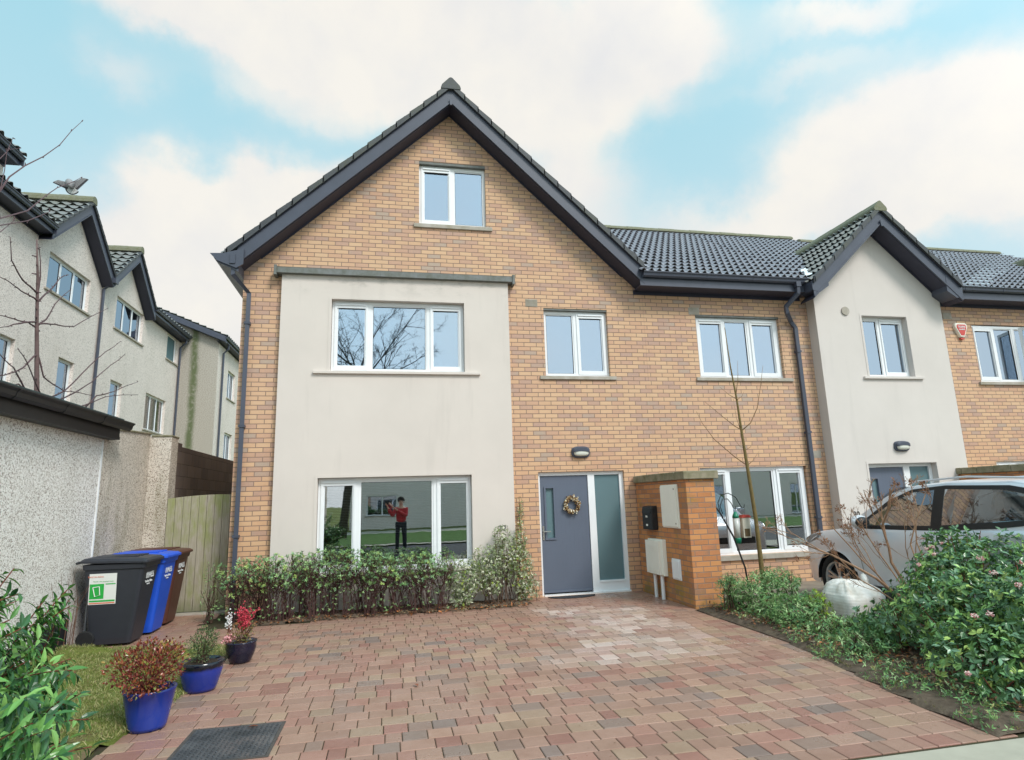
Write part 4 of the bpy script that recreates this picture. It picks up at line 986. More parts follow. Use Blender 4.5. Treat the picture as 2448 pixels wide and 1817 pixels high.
mbox('meter_box', 'large cream electricity meter box high on the orange brick screen wall', 'meter box', -1.60, -1.04, 1.09, 1.74, .045)
mbox('meter_box', 'cream gas meter box on two white pipes below the black letter box', 'meter box', -1.05, -.52, .35, .90, .13, detail='gas')
mbox('access_panel', 'small white access panel low on the orange brick screen wall', 'panel', -1.51, -1.24, .335, .64, .035, mat='white', detail='p')
t = thing('letter_box', 'black metal letter box beside the large cream meter box', 'letter box', (.05, -.6, 1.05))
mb = MB(); mb.prism([(.049, -.82, 1.04), (-.06, -.82, 1.04), (-.06, -.82, 1.36), (-.045, -.82, 1.41), (.049, -.82, 1.42)], (0, .37, 0)); mb.build('body', M['black'], t, bevel=.012)
mb = MB(); mb.prism([(-.062, -.80, 1.30), (-.070, -.80, 1.30), (-.060, -.80, 1.37), (-.055, -.80, 1.37)], (0, .33, 0)); mb.build('flap', M['black'], t)
mb = MB(); mb.box(-.068, -.061, -.665, -.605, 1.235, 1.265); mb.build('name_plate', M['cream'], t); mb = MB(); mb.box(-.068, -.061, -.665, -.605, 1.10, 1.13); mb.build('name_plate', M['cream'], t)
mbox('meter_box', 'cream meter box on the neighbouring screen wall above the silver car', 'meter box', -1.7, -1.1, 1.09, 1.72, .045, x=6.62)
# ---- bulkhead lamps
def lamp(x, z, y, label):
    t = thing('wall_lamp', label, 'lamp', (x, y, z), 'oval bulkhead lamps over the front doors')
    def oval(w, h, yy, n=28):
        o = []
        for k in range(n):
            a = 2*math.pi*k/n; c, s = math.cos(a), math.sin(a); e = .62
            o.append((x+w*math.copysign(abs(c)**e, c), yy, z+h*math.copysign(abs(s)**e, s)))
        return o
    mb = MB(); loft(mb, [oval(.165, .100, y), oval(.165, .100, y-.03), oval(.155, .092, y-.042), oval(.135, .072, y-.044)]); mb.build('housing', M['dark'], t, smooth=False)
    mb = MB(); loft(mb, [oval(.135, .072, y-.0445), oval(.130, .068, y-.07), oval(.10, .05, y-.088), oval(.05, .02, y-.092)]); mb.build('diffuser', M['lens'], t, smooth=True)
    mb = MB(); up = lambda yy, s: [(p[0], p[1], max(p[2], z+.012+.018*abs((p[0]-x)/.15)**2*-1)) for p in oval(.150*s, .090*s, yy)]
    loft(mb, [up(y-.040, 1), up(y-.078, .97), up(y-.098, .78)]); mb.build('hood', M['dark'], t)
M['lens'] = Mat('ribbed_lens', (.72, .72, .64), .25).m
lamp(-.93, 2.36, 0, 'oval black hooded lamp over the slate blue door'); lamp(5.41, 2.36, -.23, 'oval black hooded lamp on the narrow cream bay')
# ---- wreath
t = thing('wreath', 'round wreath of brown and gold cones hanging on the slate blue door', 'wreath', (-1.12, .05, 1.47))
mb = MB(); cols = []; wy = .045; pw = [srgb(120, 88, 58), srgb(168, 138, 96), srgb(90, 62, 40), srgb(200, 180, 140), srgb(140, 110, 70), srgb(220, 212, 190)]
for k in range(260):
    a = random.uniform(0, 2*math.pi); rr = random.gauss(.118, .018); c = Vector((-1.12+rr*math.cos(a), wy+random.uniform(-.03, .012), 1.47+rr*1.03*math.sin(a)))
    n0 = len(mb.v); s = random.uniform(.010, .022); d = Vector((random.gauss(0, 1), random.gauss(0, 1), random.gauss(0, 1))).normalized(); e = d.orthogonal().normalized(); f = d.cross(e)
    vs = [c+d*s*1.4, c-d*s*1.4]+[c+(e*math.cos(b)+f*math.sin(b))*s*.8 for b in (0, 1.57, 3.14, 4.71)]
    mb.add(vs, [(0, 2, 3), (0, 3, 4), (0, 4, 5), (0, 5, 2), (1, 3, 2), (1, 4, 3), (1, 5, 4), (1, 2, 5)]); cols += [random.choice(pw)]*6
mb.c = cols; mb.build('cones', leafm('wreath_cones', rough=.4, trans=0), t)
mb = MB(); mb.lathe([(.10, -.01), (.118, -.022), (.136, -.01), (.136, .01), (.118, .022), (.10, .01), (.10, -.01)], (-1.12, wy+.006, 1.47), 32, 'y'); mb.build('ring', noisy('twig_ring', srgb(96, 70, 48), .9), t)
# ---- doormat
mm = Mat('mat_rubber', (.03, .033, .04), .7); v = mm.n('ShaderNodeTexVoronoi', Scale=40); mm.l(mm.pos(), v.inputs['Vector']); mm.bump(v.outputs['Distance'], .8, .01); mm.col(mm.mix(mm.mr(v.outputs['Distance'], .1, .3), (.08, .085, .10), (.025, .027, .032)))
mb = MB(); lp = [(-1.24+.40*math.cos(a), -.10-.22*math.sin(a), .001) for a in [math.pi*k/20 for k in range(21)]]; mb.prism(lp, (0, 0, .014))
tag(mb.build('doormat', mm.m, bevel=.004), 'half-round black rubber doormat at the foot of the slate blue door', 'doormat')
# ---- manhole cover
ct = thing('manhole_cover', 'square dark steel chequer-plate cover set in the paving', 'manhole cover', (-5.3, -5.28, 0))
sm = Mat('chequer_steel', rough=.38, metal=.45); f1 = sm.noise(5, 5, .6); sm.col(sm.mix(sm.mr(f1, .35, .65), (.12, .125, .14), (.05, .05, .055))); sm.rgh(sm.mr(f1, .4, .6, .3, .6))
RM = Matrix.Rotation(R(-1.0), 3, 'Z')
def rp(p): q = RM @ Vector(p); return (q.x-5.295, q.y-5.27, q.z)
mb = MB(); mb.box(-.30, .30, -.31, .31, -.05, .0045)
for i in range(17):
    for j in range(17):
        x, y = -.272+i*.034, -.28+j*.035; s = 1 if (i+j) % 2 else -1
        a, b = .0135, .0055; c_, s_ = .7071, .7071*s
        mb.add([(x-a*c_, y-a*s_, .0046), (x+b*s_, y-b*c_, .0105), (x+a*c_, y+a*s_, .0046), (x-b*s_, y+b*c_, .0105)], [(0, 1, 2, 3)])
mb.v = [rp(p) for p in mb.v]; mb.build('plate', sm.m, ct)
mb = MB(); 
for (a, b, c, d) in ((-.325, -.302, -.335, .335), (.302, .325, -.335, .335), (-.302, .302, .312, .335), (-.302, .302, -.335, -.312)): mb.box(a, b, c, d, -.05, .0035)
mb.v = [rp(p) for p in mb.v]; mb.build('frame', M['steel_d'] if 'steel_d' in M else noisy('rusty_steel', (.12, .10, .09), .6, .3, 12, metal=.4), ct)
# ---- alarm box
t = thing('alarm_box', 'white and red triangular burglar alarm box on the brickwork', 'alarm', (7.47, 0, 4.75))
ax, az = 7.50, 4.76
def tri(s, y, k=1): 
    return [(ax+a*s, y, az+b*s) for a, b in ((-.15, .13), (-.12, .16), (.12, .16), (.15, .13), (.15, .07), (.05, -.14), (-.05, -.14), (-.15, .07))]
mb = MB(); loft(mb, [tri(1, -.0005), tri(1, -.05), tri(.92, -.062)]); mb.build('case', M['cream'], t)
rd = Mat('alarm_red', srgb(200, 70, 62), .4).m; mb = MB(); loft(mb, [tri(.80, -.0625), tri(.78, -.066)]); mb.build('face', rd, t)
mb = MB(); mb.prism([(ax-.05, -.002, az-.16), (ax+.05, -.002, az-.16), (ax+.045, -.002, az-.185), (ax-.045, -.002, az-.185)], (0, -.045, 0)); mb.build('strobe', rd, t)
txt('lettering', 'TELEFIX', .055, M['white'], t, (ax, -.068, az+.075), FACE_Y, .001, .001); txt('lettering', 'ALARMS', .04, M['white'], t, (ax, -.068, az+.02), FACE_Y, .001, .001)
# ================================================================== pots
def pot_mesh(t, x, y, prof, mat, sx=1.0, rim=None, rot=0):
    mb = MB(); mb.lathe(prof, (0, 0, 0), 36); c, s = math.cos(rot), math.sin(rot)
    mb.v = [((p[0]*sx)*c-p[1]*s+x, (p[0]*sx)*s+p[1]*c+y, p[2]) for p in mb.v]; return mb.build('pot', mat, t, smooth=True)
def glaze(name, top, bot, z0, z1, rough=.12):
    m = Mat(name, rough=rough, spec=.6); sp = m.n('ShaderNodeSeparateXYZ'); m.l(m.pos(), sp.inputs[0])
    nf = m.noise(4, 4, .6, sc=(1, 1, .4)); z = m.math('ADD', sp.outputs['Z'], m.math('MULTIPLY', m.math('SUBTRACT', nf, .5), .12))
    c = m.mix(m.mr(z, z0, z1, 0, 1, True), bot, top); c = m.mix(m.mr(nf, .62, .75, 0, .35), c, srgb(60, 50, 50)); m.col(c); return m.m
POT1 = (-5.97, -4.80); POT2 = (-5.86, -3.86); POT3 = (-5.73, -2.90)
bm_ = glaze('cobalt_glaze', srgb(28, 36, 108), srgb(34, 62, 158), .05, .34)
p1 = thing('potted_plant', 'red-brown leafy plant in the tall tapered cobalt blue pot', 'potted plant', (*POT1, 0), 'glazed pots along the drive edge')
pot_mesh(p1, *POT1, [(0, .004), (.108, .004), (.116, .03), (.134, .13), (.158, .265), (.163, .285), (.154, .285), (.146, .25), (0, .24)], bm_, 1.12, rot=.3)
p2 = thing('potted_plant', 'small green shrub in the rounded blue pot with a black rim', 'potted plant', (*POT2, 0), 'glazed pots along the drive edge')
bm2 = glaze('blue_black_glaze', srgb(20, 22, 34), srgb(34, 52, 142), .18, .21)
pot_mesh(p2, *POT2, [(0, .004), (.12, .004), (.13, .03), (.158, .125), (.171, .178), (.169, .20), (.18, .208), (.182, .25), (.172, .255), (.163, .24), (0, .23)], bm2, 1.05)
p3 = thing('potted_plant', 'red berry sprigs and white flowers in the dark navy pot', 'potted plant', (*POT3, 0), 'glazed pots along the drive edge')
pot_mesh(p3, *POT3, [(0, .004), (.10, .004), (.108, .02), (.138, .09), (.153, .15), (.150, .19), (.160, .205), (.158, .215), (.145, .205), (0, .195)], glaze('navy_glaze', srgb(30, 28, 52), srgb(20, 20, 44), .05, .25))
# ================================================================== bulk bag and post
t = thing('bulk_bag', 'slumped white woven bulk bag behind the green shrubs', 'bag', (1.5, -3.2, 0))
bagm = Mat('woven_bag', rough=.6, spec=.3); nf = bagm.noise(6, 4, .6); wv = bagm.n('ShaderNodeTexWave', Scale=9); wv.bands_direction = 'Z'; wv.inputs['Distortion'].default_value = 2.5; bagm.l(bagm.pos(), wv.inputs['Vector'])
bagm.col(bagm.mix(bagm.mr(nf, .4, .7), srgb(244, 238, 232), srgb(214, 204, 190))); bagm.bump(bagm.math('ADD', bagm.math('MULTIPLY', wv.outputs['Fac'], .15), nf), .35, .02)
mb = MB(); rings = []; bcx, bcy = 1.57, -3.12
for z, rx, ry, ox in ((-.02, .29, .3, 0), (.05, .30, .3, 0), (.18, .305, .31, .0), (.285, .315, .31, 0), (.30, .30, .29, 0), (.34, .27, .26, -.02), (.40, .19, .18, -.05), (.445, .10, .09, -.07), (.455, .03, .03, -.07)):
    r = []
    for k in range(40):
        a = 2*math.pi*k/40; c, s = math.cos(a), math.sin(a); e = .65
        w = noise.noise(Vector((c*1.8, s*1.8, z*4)))*.035+.016*noise.noise(Vector((c*6, s*6, z*16)))+(.02*math.sin(a*11+z*5) if z > .31 else 0)
        r.append((bcx+ox+(rx+w)*math.copysign(abs(c)**e, c), bcy+(ry+w)*math.copysign(abs(s)**e, s), z+.035*noise.noise(Vector((c*2, s*2, z+7)))))
    rings.append(r)
loft(mb, rings); mb.build('body', bagm.m, t, smooth=True)
mb = MB(); mb.tube([(bcx+.14, bcy-.1, .36), (bcx+.10, bcy-.12, .44), (bcx+.14, bcy-.05, .50), (bcx+.2, bcy-.02, .44), (bcx+.24, bcy, .30)], [.022, .03, .035, .03, .02], 6); mb.build('lifting_loop', bagm.m, t, smooth=True)
mb = MB(); mb.box(1.80, 1.86, -3.46, -3.40, -.05, .34); tag(mb.build('garden_post', noisy('dark_green_post', srgb(66, 72, 62), .8, .3, 12), bevel=.01), 'short dark green post beside the white bulk bag', 'post')
# ================================================================== bird feeder station
fp = thing('feeder_pole', 'black metal bird feeder pole with curled hooks in the planting bed', 'bird feeder pole', (.86, -1.75, 0))
mb = MB(); P0 = Vector((.95, -1.75, 0))
q = lambda x, z, y=-1.75: (x, y, z)
mb.tube([q(.98, 0), q(.94, .5), q(.80, .95), q(.62, 1.30), q(.50, 1.47)], .013, 8)
mb.build('pole', M['black'], fp, smooth=True)
for pth in ([q(.62, 1.30), q(.60, 1.45), q(.66, 1.56), q(.78, 1.585), q(.90, 1.52), q(.95, 1.42), q(.985, 1.36), q(1.02, 1.37), q(1.03, 1.41)],
            [q(.66, 1.28), q(.63, 1.40), q(.68, 1.50), q(.76, 1.50), q(.82, 1.43), q(.84, 1.37), q(.875, 1.35), q(.89, 1.39)],
            [q(.55, 1.40), q(.44, 1.48), q(.30, 1.49), q(.20, 1.43), q(.17, 1.33), q(.20, 1.27), q(.24, 1.30)]):
    mb = MB(); mb.tube(pth, .007, 6); mb.build('hook', M['black'], fp, smooth=True)
gmat = Mat('green_plastic', srgb(20, 120, 90), .4).m
f1 = thing('bird_feeder', 'clear tube bird feeder with green cap and green base', 'bird feeder', (.865, -1.75, .95))
mb = MB(); mb.lathe([(0, .26), (.02, .255), (.045, .20), (.05, .17), (0, .17)], (.865, -1.75, 1.05), 16); mb.build('cap', gmat, f1, smooth=True)
mb = MB(); mb.lathe([(0, -.12), (.045, -.12), (.045, .17), (0, .17)], (.865, -1.75, 1.05), 16); mb.build('tube', noisy('feeder_tube', srgb(206, 206, 200), .3, .2, 30), f1, smooth=True)
mb = MB(); mb.lathe([(0, -.20), (.04, -.20), (.05, -.13), (.047, -.118), (0, -.118)], (.87, -1.75, 1.05), 16); mb.build('base', gmat, f1, smooth=True)
mb = MB(); mb.tube([(.865, -1.75, 1.30), (.875, -1.75, 1.36)], .003, 5); mb.build('wire', M['black'], f1)
f2 = thing('bird_feeder', 'square hanging bird feeder with a small red roof', 'bird feeder', (1.0, -1.75, .95))
mb = MB(); mb.prism([(.93, -1.80, 1.22), (1.09, -1.80, 1.22), (1.06, -1.80, 1.26), (.96, -1.80, 1.26)], (0, .10, 0)); mb.build('roof', Mat('red_roof', srgb(170, 60, 50), .5).m, f2)
mb = MB(); mb.box(.95, 1.07, -1.79, -1.71, .93, 1.219); mb.build('body', noisy('feeder_body', srgb(196, 188, 172), .6), f2); mb = MB(); mb.box(.97, 1.05, -1.797, -1.791, .95, 1.06); mb.build('seed_window', noisy('seed', srgb(90, 70, 40), .7), f2)
mb = MB(); mb.tube([(1.01, -1.75, 1.26), (1.02, -1.75, 1.36)], .003, 5); mb.build('wire', M['black'], f2)
# things leaning on the ground-floor sill of house 30
# ================================================================== silver car
CARM = Mat('silver_paint', rough=.28, metal=.12, spec=.5); fl = CARM.noise(900, 1, .5); CARM.col(CARM.mix(fl, srgb(206, 206, 212), srgb(226, 226, 232)))
CARM.b.inputs['Coat Weight'].default_value = .6; CARM.b.inputs['Coat Roughness'].default_value = .05
carg = glass_mat('car_glass', .20, (.62, .68, .72), op=.45, opc=(.03, .035, .04))
def make_car(ox, oy, th, label, paint, cat='car', name='parked_car'):
    """local x: nose to tail, y: 0 at the left flank growing across to 1.82"""
    root = bpy.data.objects.new(name, None); COL.objects.link(root); tag(root, label, cat)
    dvec = (math.cos(th), math.sin(th)); nvec = (math.sin(th), -math.cos(th))   # nvec: from left flank outwards (to the viewer)
    root.location = (ox-nvec[0]*.91, oy-nvec[1]*.91, 0); root.rotation_euler = (0, 0, math.atan2(dvec[1], dvec[0])); bpy.context.view_layer.update()
    # own frame: X to the tail, Y from right flank(-) to left... mesh is built in root space
    class CB(MB):
        def build(s, nm, mat, parent=None, **k):
            par = parent or root
            o = MB.build(s, nm, mat, None, **k); o.parent = par; return o
    iw = lambda x, a, b: float(np.interp(x, a, b))
    W2 = lambda x: iw(x, [0, .06, .2, .5, 1, 3.4, 4.0, 4.3, 4.41], [.50, .68, .80, .885, .91, .91, .885, .80, .66])
    zb_ = lambda x: iw(x, [0, .3, .45, 4.0, 4.2, 4.41], [.30, .26, .26, .30, .34, .40])
    zt = lambda x: iw(x, [0, .05, .18, .5, .9, 1.2, 2.4, 3.6, 4.1, 4.35, 4.41], [.72, .80, .90, .985, 1.03, 1.055, 1.075, 1.12, 1.14, 1.10, .95])
    ax = (.89, 3.53); ar = .395
    def bottom(x):
        z = zb_(x)
        for a in ax:
            if abs(x-a) < ar: z = max(z, .33+math.sqrt(ar*ar-(x-a)**2))
        return z
    sgn_lr = 1.0
    xs = sorted(set([0, .02, .05, .1, .16, .24, .32, .4]+[round(.45+.04*i, 3) for i in range(98)]+[4.38, 4.41]+[a+s*ar*t for a in ax for s in (-1, 1) for t in (1.0, .985, .93, .8)]))
    xs = [x for x in xs if x <= 4.41]
    mb = CB(); rows = []
    for x in xs:
        w = W2(x); b = bottom(x); t = zt(x)
        zz = [b, max(b+.02, .50), max(b+.05, .66), max(b+.08, .80), max(b+.10, .90), t-.035, t]
        zz = [min(z, t) for z in zz]
        for k in range(1, 7): zz[k] = max(zz[k], zz[k-1]+.002)
        arch = any(abs(x-a) < ar+.06 for a in ax); fl_ = .012 if arch else 0
        ww = [w-.035+fl_, w-.005+fl_, w-.012+fl_*.5, w-.004, w-.020, w-.050, w-.085]
        half = [(ww[k], zz[k]) for k in range(7)]+[(max(.05, (w-.085)*.72), zz[6]+.018), (0.0, zz[6]+.03)]
        full = [(x, -p, z) for p, z in half]+[(x, p, z) for p, z in half[-2::-1]]
        rows.append(full)
    n = len(rows[0])
    for r in rows: mb.v += r
    for i in range(len(rows)-1):
        for j in range(n-1): mb.f.append((i*n+j, i*n+j+1, (i+1)*n+j+1, (i+1)*n+j))
    mb.f.append(tuple(range(n))); mb.f.append(tuple((len(rows)-1)*n+j for j in range(n))[::-1])
    body = mb.build('body', paint, smooth=True)
    m_ = body.modifiers.new('e', 'EDGE_SPLIT'); m_.split_angle = R(35)
    # greenhouse side: half width as a function of height and length
    roof = lambda x: iw(x, [1.02, 1.35, 1.75, 2.05, 2.6, 3.3, 3.9, 4.12, 4.34], [1.06, 1.30, 1.535, 1.615, 1.655, 1.635, 1.55, 1.44, 1.12])
    def gy(x, z):
        t = (z-1.05)/.6; return (W2(x)-.085)-.20*max(0, t)**1.15-.0*x
    mb = CB(); gx = [1.02+.06*i for i in range(56)]; rows = []
    lv = [0, .2, .4, .6, .8, .93]
    side_u = [(1.30, 1.09), (1.80, 1.42), (2.12, 1.545), (2.60, 1.585), (3.30, 1.565), (3.62, 1.50), (3.86, 1.27), (3.70, 1.22), (3.2, 1.15), (2.4, 1.10)]
    def inpoly(x, z, P):
        c = False; j = len(P)-1
        for i in range(len(P)):
            if (P[i][1] > z) != (P[j][1] > z) and x < (P[j][0]-P[i][0])*(z-P[i][1])/(P[j][1]-P[i][1])+P[i][0]: c = not c
            j = i
        return c
    zl = lambda x, k: zt(x)-.02+(roof(x)-.045-(zt(x)-.02))*k
    nk = 14
    for x in gx:
        r = []
        top = roof(x)
        base = zt(x)-.02
        for k in range(nk+1):
            z = base+(max(top-.045, base+.003)-base)*k/nk; r.append((gy(x, z), z))
        w_ = r[-1][0]; r += [(w_-.05, max(top-.015, base+.004)), (w_-.18, top), (0, top+.012)]
        rows.append([(x, -p, z) for p, z in r]+[(x, p, z) for p, z in r[-2::-1]])
    n = len(rows[0])
    for r in rows: mb.v += r
    WS = (1.08, 1.92); RW = (4.0, 4.32)
    for i in range(len(rows)-1):
        for j in range(n-1):
            q = [rows[i][j], rows[i][j+1], rows[i+1][j+1], rows[i+1][j]]; cx = sum(p[0] for p in q)/4; cz = sum(p[2] for p in q)/4; cy = sum(p[1] for p in q)/4
            if inpoly(cx, cz, side_u): continue
            if abs(cy) < .60 and (WS[0] < cx < WS[1] or RW[0] < cx < RW[1]): continue
            mb.f.append((i*n+j, i*n+j+1, (i+1)*n+j+1, (i+1)*n+j))
    mb.build('roof', paint, smooth=True)
    mb = CB()
    for (a, b) in (WS, RW):
        m = 8
        for k in range(m):
            x0 = a-.04+(b-a+.08)*k/m; x1 = a-.04+(b-a+.08)*(k+1)/m
            mb.quad((x0, -.68, roof(x0)+.006), (x0, .68, roof(x0)+.006), (x1, .66, roof(x1)+.006), (x1, -.66, roof(x1)+.006))
    mb.build('windscreen', carg)
    inner = [(1.36, 1.105), (1.83, 1.41), (2.13, 1.525), (2.42, 1.55), (2.42, 1.13)]
    inner2 = [(2.56, 1.14), (2.56, 1.555), (3.28, 1.535), (3.56, 1.47), (3.74, 1.28), (3.6, 1.235), (3.2, 1.19)]
    def patch(poly, off, s):
        return [(x, s*(gy(x, z)+off), z) for x, z in poly]
    for s in (-1, 1):
        def sub(P, k=5):
            o = []
            for i in range(len(P)):
                a, b = P[i], P[(i+1) % len(P)]
                for t in range(k): o.append((a[0]+(b[0]-a[0])*t/k, a[1]+(b[1]-a[1])*t/k))
            return o
        outer = [(1.24, 1.06), (1.76, 1.425), (2.10, 1.56), (2.60, 1.60), (3.32, 1.58), (3.66, 1.515), (3.92, 1.25), (3.74, 1.195), (3.2, 1.125), (2.4, 1.072)]
        fm = CB(); fm.quad(*patch(sub(inner), .005, s)); fm.build('side_window', carg)
        fm = CB(); fm.quad(*patch(sub(inner2), .005, s)); fm.build('side_window', carg)
        # black surround: strips between outer outline and the two panes
        fm = CB()
        def strip(A, B):
            k = len(A)
            a = patch(A, .008, s); b = patch(B, .008, s); a2 = patch(A, .0, s)
            for i in range(k-1): fm.quad(a[i], a[i+1], b[i+1], b[i]); fm.quad(a[i], a[i+1], a2[i+1], a2[i])
        den = lambda P, k=6: [((P[i][0]*(k-t)+P[i+1][0]*t)/k, (P[i][1]*(k-t)+P[i+1][1]*t)/k) for i in range(len(P)-1) for t in range(k)]+[P[-1]]
        strip(den([(1.24, 1.06), (1.76, 1.425), (2.10, 1.56), (2.42, 1.588)]), den([(1.36, 1.105), (1.83, 1.41), (2.13, 1.525), (2.42, 1.55)]))
        strip(den([(1.24, 1.06), (1.6, 1.062), (2.0, 1.066), (2.42, 1.075)]), den([(1.36, 1.105), (1.6, 1.11), (2.0, 1.12), (2.42, 1.13)]))
        strip(den([(2.42, 1.075), (2.42, 1.588)]), den([(2.56, 1.08), (2.56, 1.598)]))
        strip(den([(2.56, 1.598), (3.32, 1.58), (3.66, 1.515), (3.92, 1.25)]), den([(2.56, 1.555), (3.28, 1.535), (3.56, 1.47), (3.74, 1.28)]))
        strip(den([(2.56, 1.08), (3.2, 1.125), (3.74, 1.195), (3.92, 1.25)]), den([(2.56, 1.14), (3.2, 1.19), (3.6, 1.235), (3.74, 1.28)]))
        fm.build('window_trim', M['black'])
        for hx in (2.34, 3.30):
            hd = CB(); yy = s*(W2(hx)-.004); z = .945
            hd.tube([(hx, yy-.0*s, z), (hx+.03, yy+s*.035, z+.004), (hx+.12, yy+s*.042, z+.006), (hx+.20, yy+s*.03, z+.004), (hx+.22, yy-.0*s, z)], [.010, .014, .016, .014, .010], 8)
            hd.build('door_handle', paint, smooth=True)
        sm_ = CB()
        for (pth) in ([(2.50, .35), (2.50, 1.06)], [(1.42, .38), (1.36, .7), (1.34, 1.04)], [(3.30, .60), (3.40, .80), (3.62, 1.08)]):
            for a, b in zip(pth[:-1], pth[1:]):
                sm_.add([(a[0]-.004, s*(W2(a[0])+.001), a[1]), (a[0]+.004, s*(W2(a[0])+.001), a[1]), (b[0]+.004, s*(W2(b[0])-.003-(.045 if b[1] > 1 else 0)), b[1]), (b[0]-.004, s*(W2(b[0])-.003-(.045 if b[1] > 1 else 0)), b[1])], [(0, 1, 2, 3)])
        sm_.build('door_seam', M['black'])
        mr_ = CB(); hy = s*(W2(1.6)+.12)
        def blob(cx, cy, cz, rx, ry, rz, n=12, m=8):
            b = len(mr_.v)
            for i in range(m+1):
                p = math.pi*i/m
                for j in range(n):
                    a = 2*math.pi*j/n; mr_.v.append((cx+rx*math.sin(p)*math.copysign(abs(math.cos(a))**.8, math.cos(a)), cy+ry*math.sin(p)*math.copysign(abs(math.sin(a))**.8, math.sin(a)), cz+rz*math.cos(p)))
            for i in range(m):
                for j in range(n): mr_.f.append((b+i*n+j, b+i*n+(j+1) % n, b+(i+1)*n+(j+1) % n, b+(i+1)*n+j))
        blob(1.56, hy, 1.165, .075, .125, .085); mr_.build('mirror', paint, smooth=True)
        mr_ = CB(); blob(1.605, hy, 1.16, .055, .105, .068); mr_.tube([(1.55, s*(W2(1.6)-.05), 1.09), (1.56, s*(W2(1.6)+.07), 1.12)], .03, 6); mr_.build('mirror_glass', M['black'], smooth=True)
        # sill trim
        tr = CB(); tr.box(1.30, 3.12, min(s*.86, s*.915), max(s*.86, s*.915), .20, .345); tr.build('sill_trim', M['black'], bevel=.02)
        # headlamp along the wing
        hl = CB(); P = [(.07, .74), (.10, .84), (.45, .955), (.66, .975), (.52, .90), (.25, .80)]
        hl.quad(*[(x, s*(W2(x)+.004-(.03 if z > .93 else .0)), z) for x, z in sub(P, 4)]); hl.build('headlight', M['headl'])
        tl = CB(); P = [(4.22, .95), (4.36, .98), (4.36, 1.1), (4.1, 1.13)]; tl.quad(*[(x, s*(W2(x)+.004-(.04 if z > 1.0 else 0)), z) for x, z in sub(P, 4)]); tl.build('tail_light', M['taill'])
        rl = CB(); rl.tube([(2.0, s*.60, 1.62), (2.1, s*.60, 1.655), (2.8, s*.60, 1.69), (3.6, s*.59, 1.645), (3.75, s*.585, 1.60)], .013, 6); rl.build('roof_rail', paint, smooth=True)
        for a in ax:
            # dark wheel housing
            wl = CB(); k = 20
            for i in range(k):
                t0, t1 = math.pi*i/k, math.pi*(i+1)/k
                p = lambda t, y: (a+(ar-.004)*math.cos(t), s*y, .33+(ar-.004)*math.sin(t))
                wl.quad(p(t0, .90), p(t1, .90), p(t1, .60), p(t0, .60))
            wl.quad(*[(a+.42*math.cos(math.pi*i/k), s*.60, .33+.42*math.sin(math.pi*i/k)) for i in range(k+1)])
            wl.quad((a-.4, s*.60, .2), (a+.4, s*.60, .2), (a+.4, s*.60, .34), (a-.4, s*.60, .34)); wl.build('wheel_arch', M['black'])
            ty = CB(); Rr = .345
            ty.lathe([(.235, .0), (.24, .10*1), (.30, .115), (Rr-.02, .105), (Rr, .085), (Rr, -.085), (Rr-.02, -.105), (.24, -.1), (.235, 0)], (a, s*.79, .345), 40, 'y')
            w = ty.build('wheel', M['rubber'], smooth=True)
            rm = CB(); rm.lathe([(.05, .07), (.20, .055), (.225, .075), (.243, .105), (.238, .11), (.22, .085), (.21, -.06)], (0, 0, 0), 40, 'y')
            def place(mbx): mbx.v = [(a+p[0], s*(.79+p[1]), .345+p[2]) for p in mbx.v]
            sp_ = CB(); sp_.lathe([(0, .088), (.03, .088), (.05, .075), (.05, .03), (0, .03)], (0, 0, 0), 20, 'y')
            sp_.lathe([(.212, .06), (.225, .098), (.243, .108), (.243, .098), (.23, .06)], (0, 0, 0), 40, 'y')
            for q in range(5):
                for dlt in (-.17, .17):
                    an = R(72*q+18)+0; c0, s0 = math.cos(an), math.sin(an); c1, s1 = math.cos(an+dlt), math.sin(an+dlt)
                    A = Vector((.035*c0, .075, .035*s0)); B = Vector((.228*c1, .092, .228*s1)); d = (B-A).normalized(); pr = Vector((-d.z, 0, d.x))*.015
                    sp_.prism([A+pr*1.2, B+pr, B-pr, A-pr*1.2], (0, -.03, 0))
            place(sp_); sp_.build('rim', M['alloy'], w)
            dk = CB(); dk.lathe([(0, .02), (.225, .02), (.225, .0)], (0, 0, 0), 30, 'y'); place(dk); dk.build('brake_disc', M['darkm'], w)
    # nose: grille, bumper, plate; tail: plate
    nb = CB(); nb.box(-.012, .03, -.42, .42, .55, .68); nb.box(-.005, .04, -.62, .62, .26, .42); nb.build('grille', M['black'], bevel=.01)
    nb = CB(); nb.box(4.40, 4.43, -.66, .66, .36, .58); nb.build('rear_bumper', M['black'], bevel=.02)
    # seats and floor
    for (x, k) in ((2.15, 'seat'), (3.05, 'seat')):
        for y in (-.38, .38):
            st = CB(); st.box(x-.25, x+.25, y-.24, y+.24, .5, .74); st.prism([(x+.17, y-.23, .7), (x+.32, y-.23, .7), (x+.42, y-.20, 1.22), (x+.32, y-.20, 1.24)], (0, .44, 0)); st.box(x+.33, x+.43, y-.13, y+.13, 1.26, 1.44); st.build(k, M['seat'], bevel=.04)
    fl_ = CB(); fl_.box(.6, 4.2, -.80, .80, .34, .46); fl_.box(1.0, 1.45, -.78, .78, .80, 1.06); fl_.build('cabin_floor', M['seat'], bevel=.03)
    stw = CB(); 
    stw.tube([(1.66+.07*math.cos(t)*.4, .38*1+.17*math.sin(t), 1.0+.16*math.cos(t)) for t in [2*math.pi*k/20 for k in range(21)]], .014, 6, cap=False); stw.build('steering_wheel', M['black'])
    return root
M['headl'] = Mat('headlight_lens', (.35, .38, .42), .08, 0, .8).m; M['taill'] = Mat('tail_lens', (.35, .02, .02), .15).m
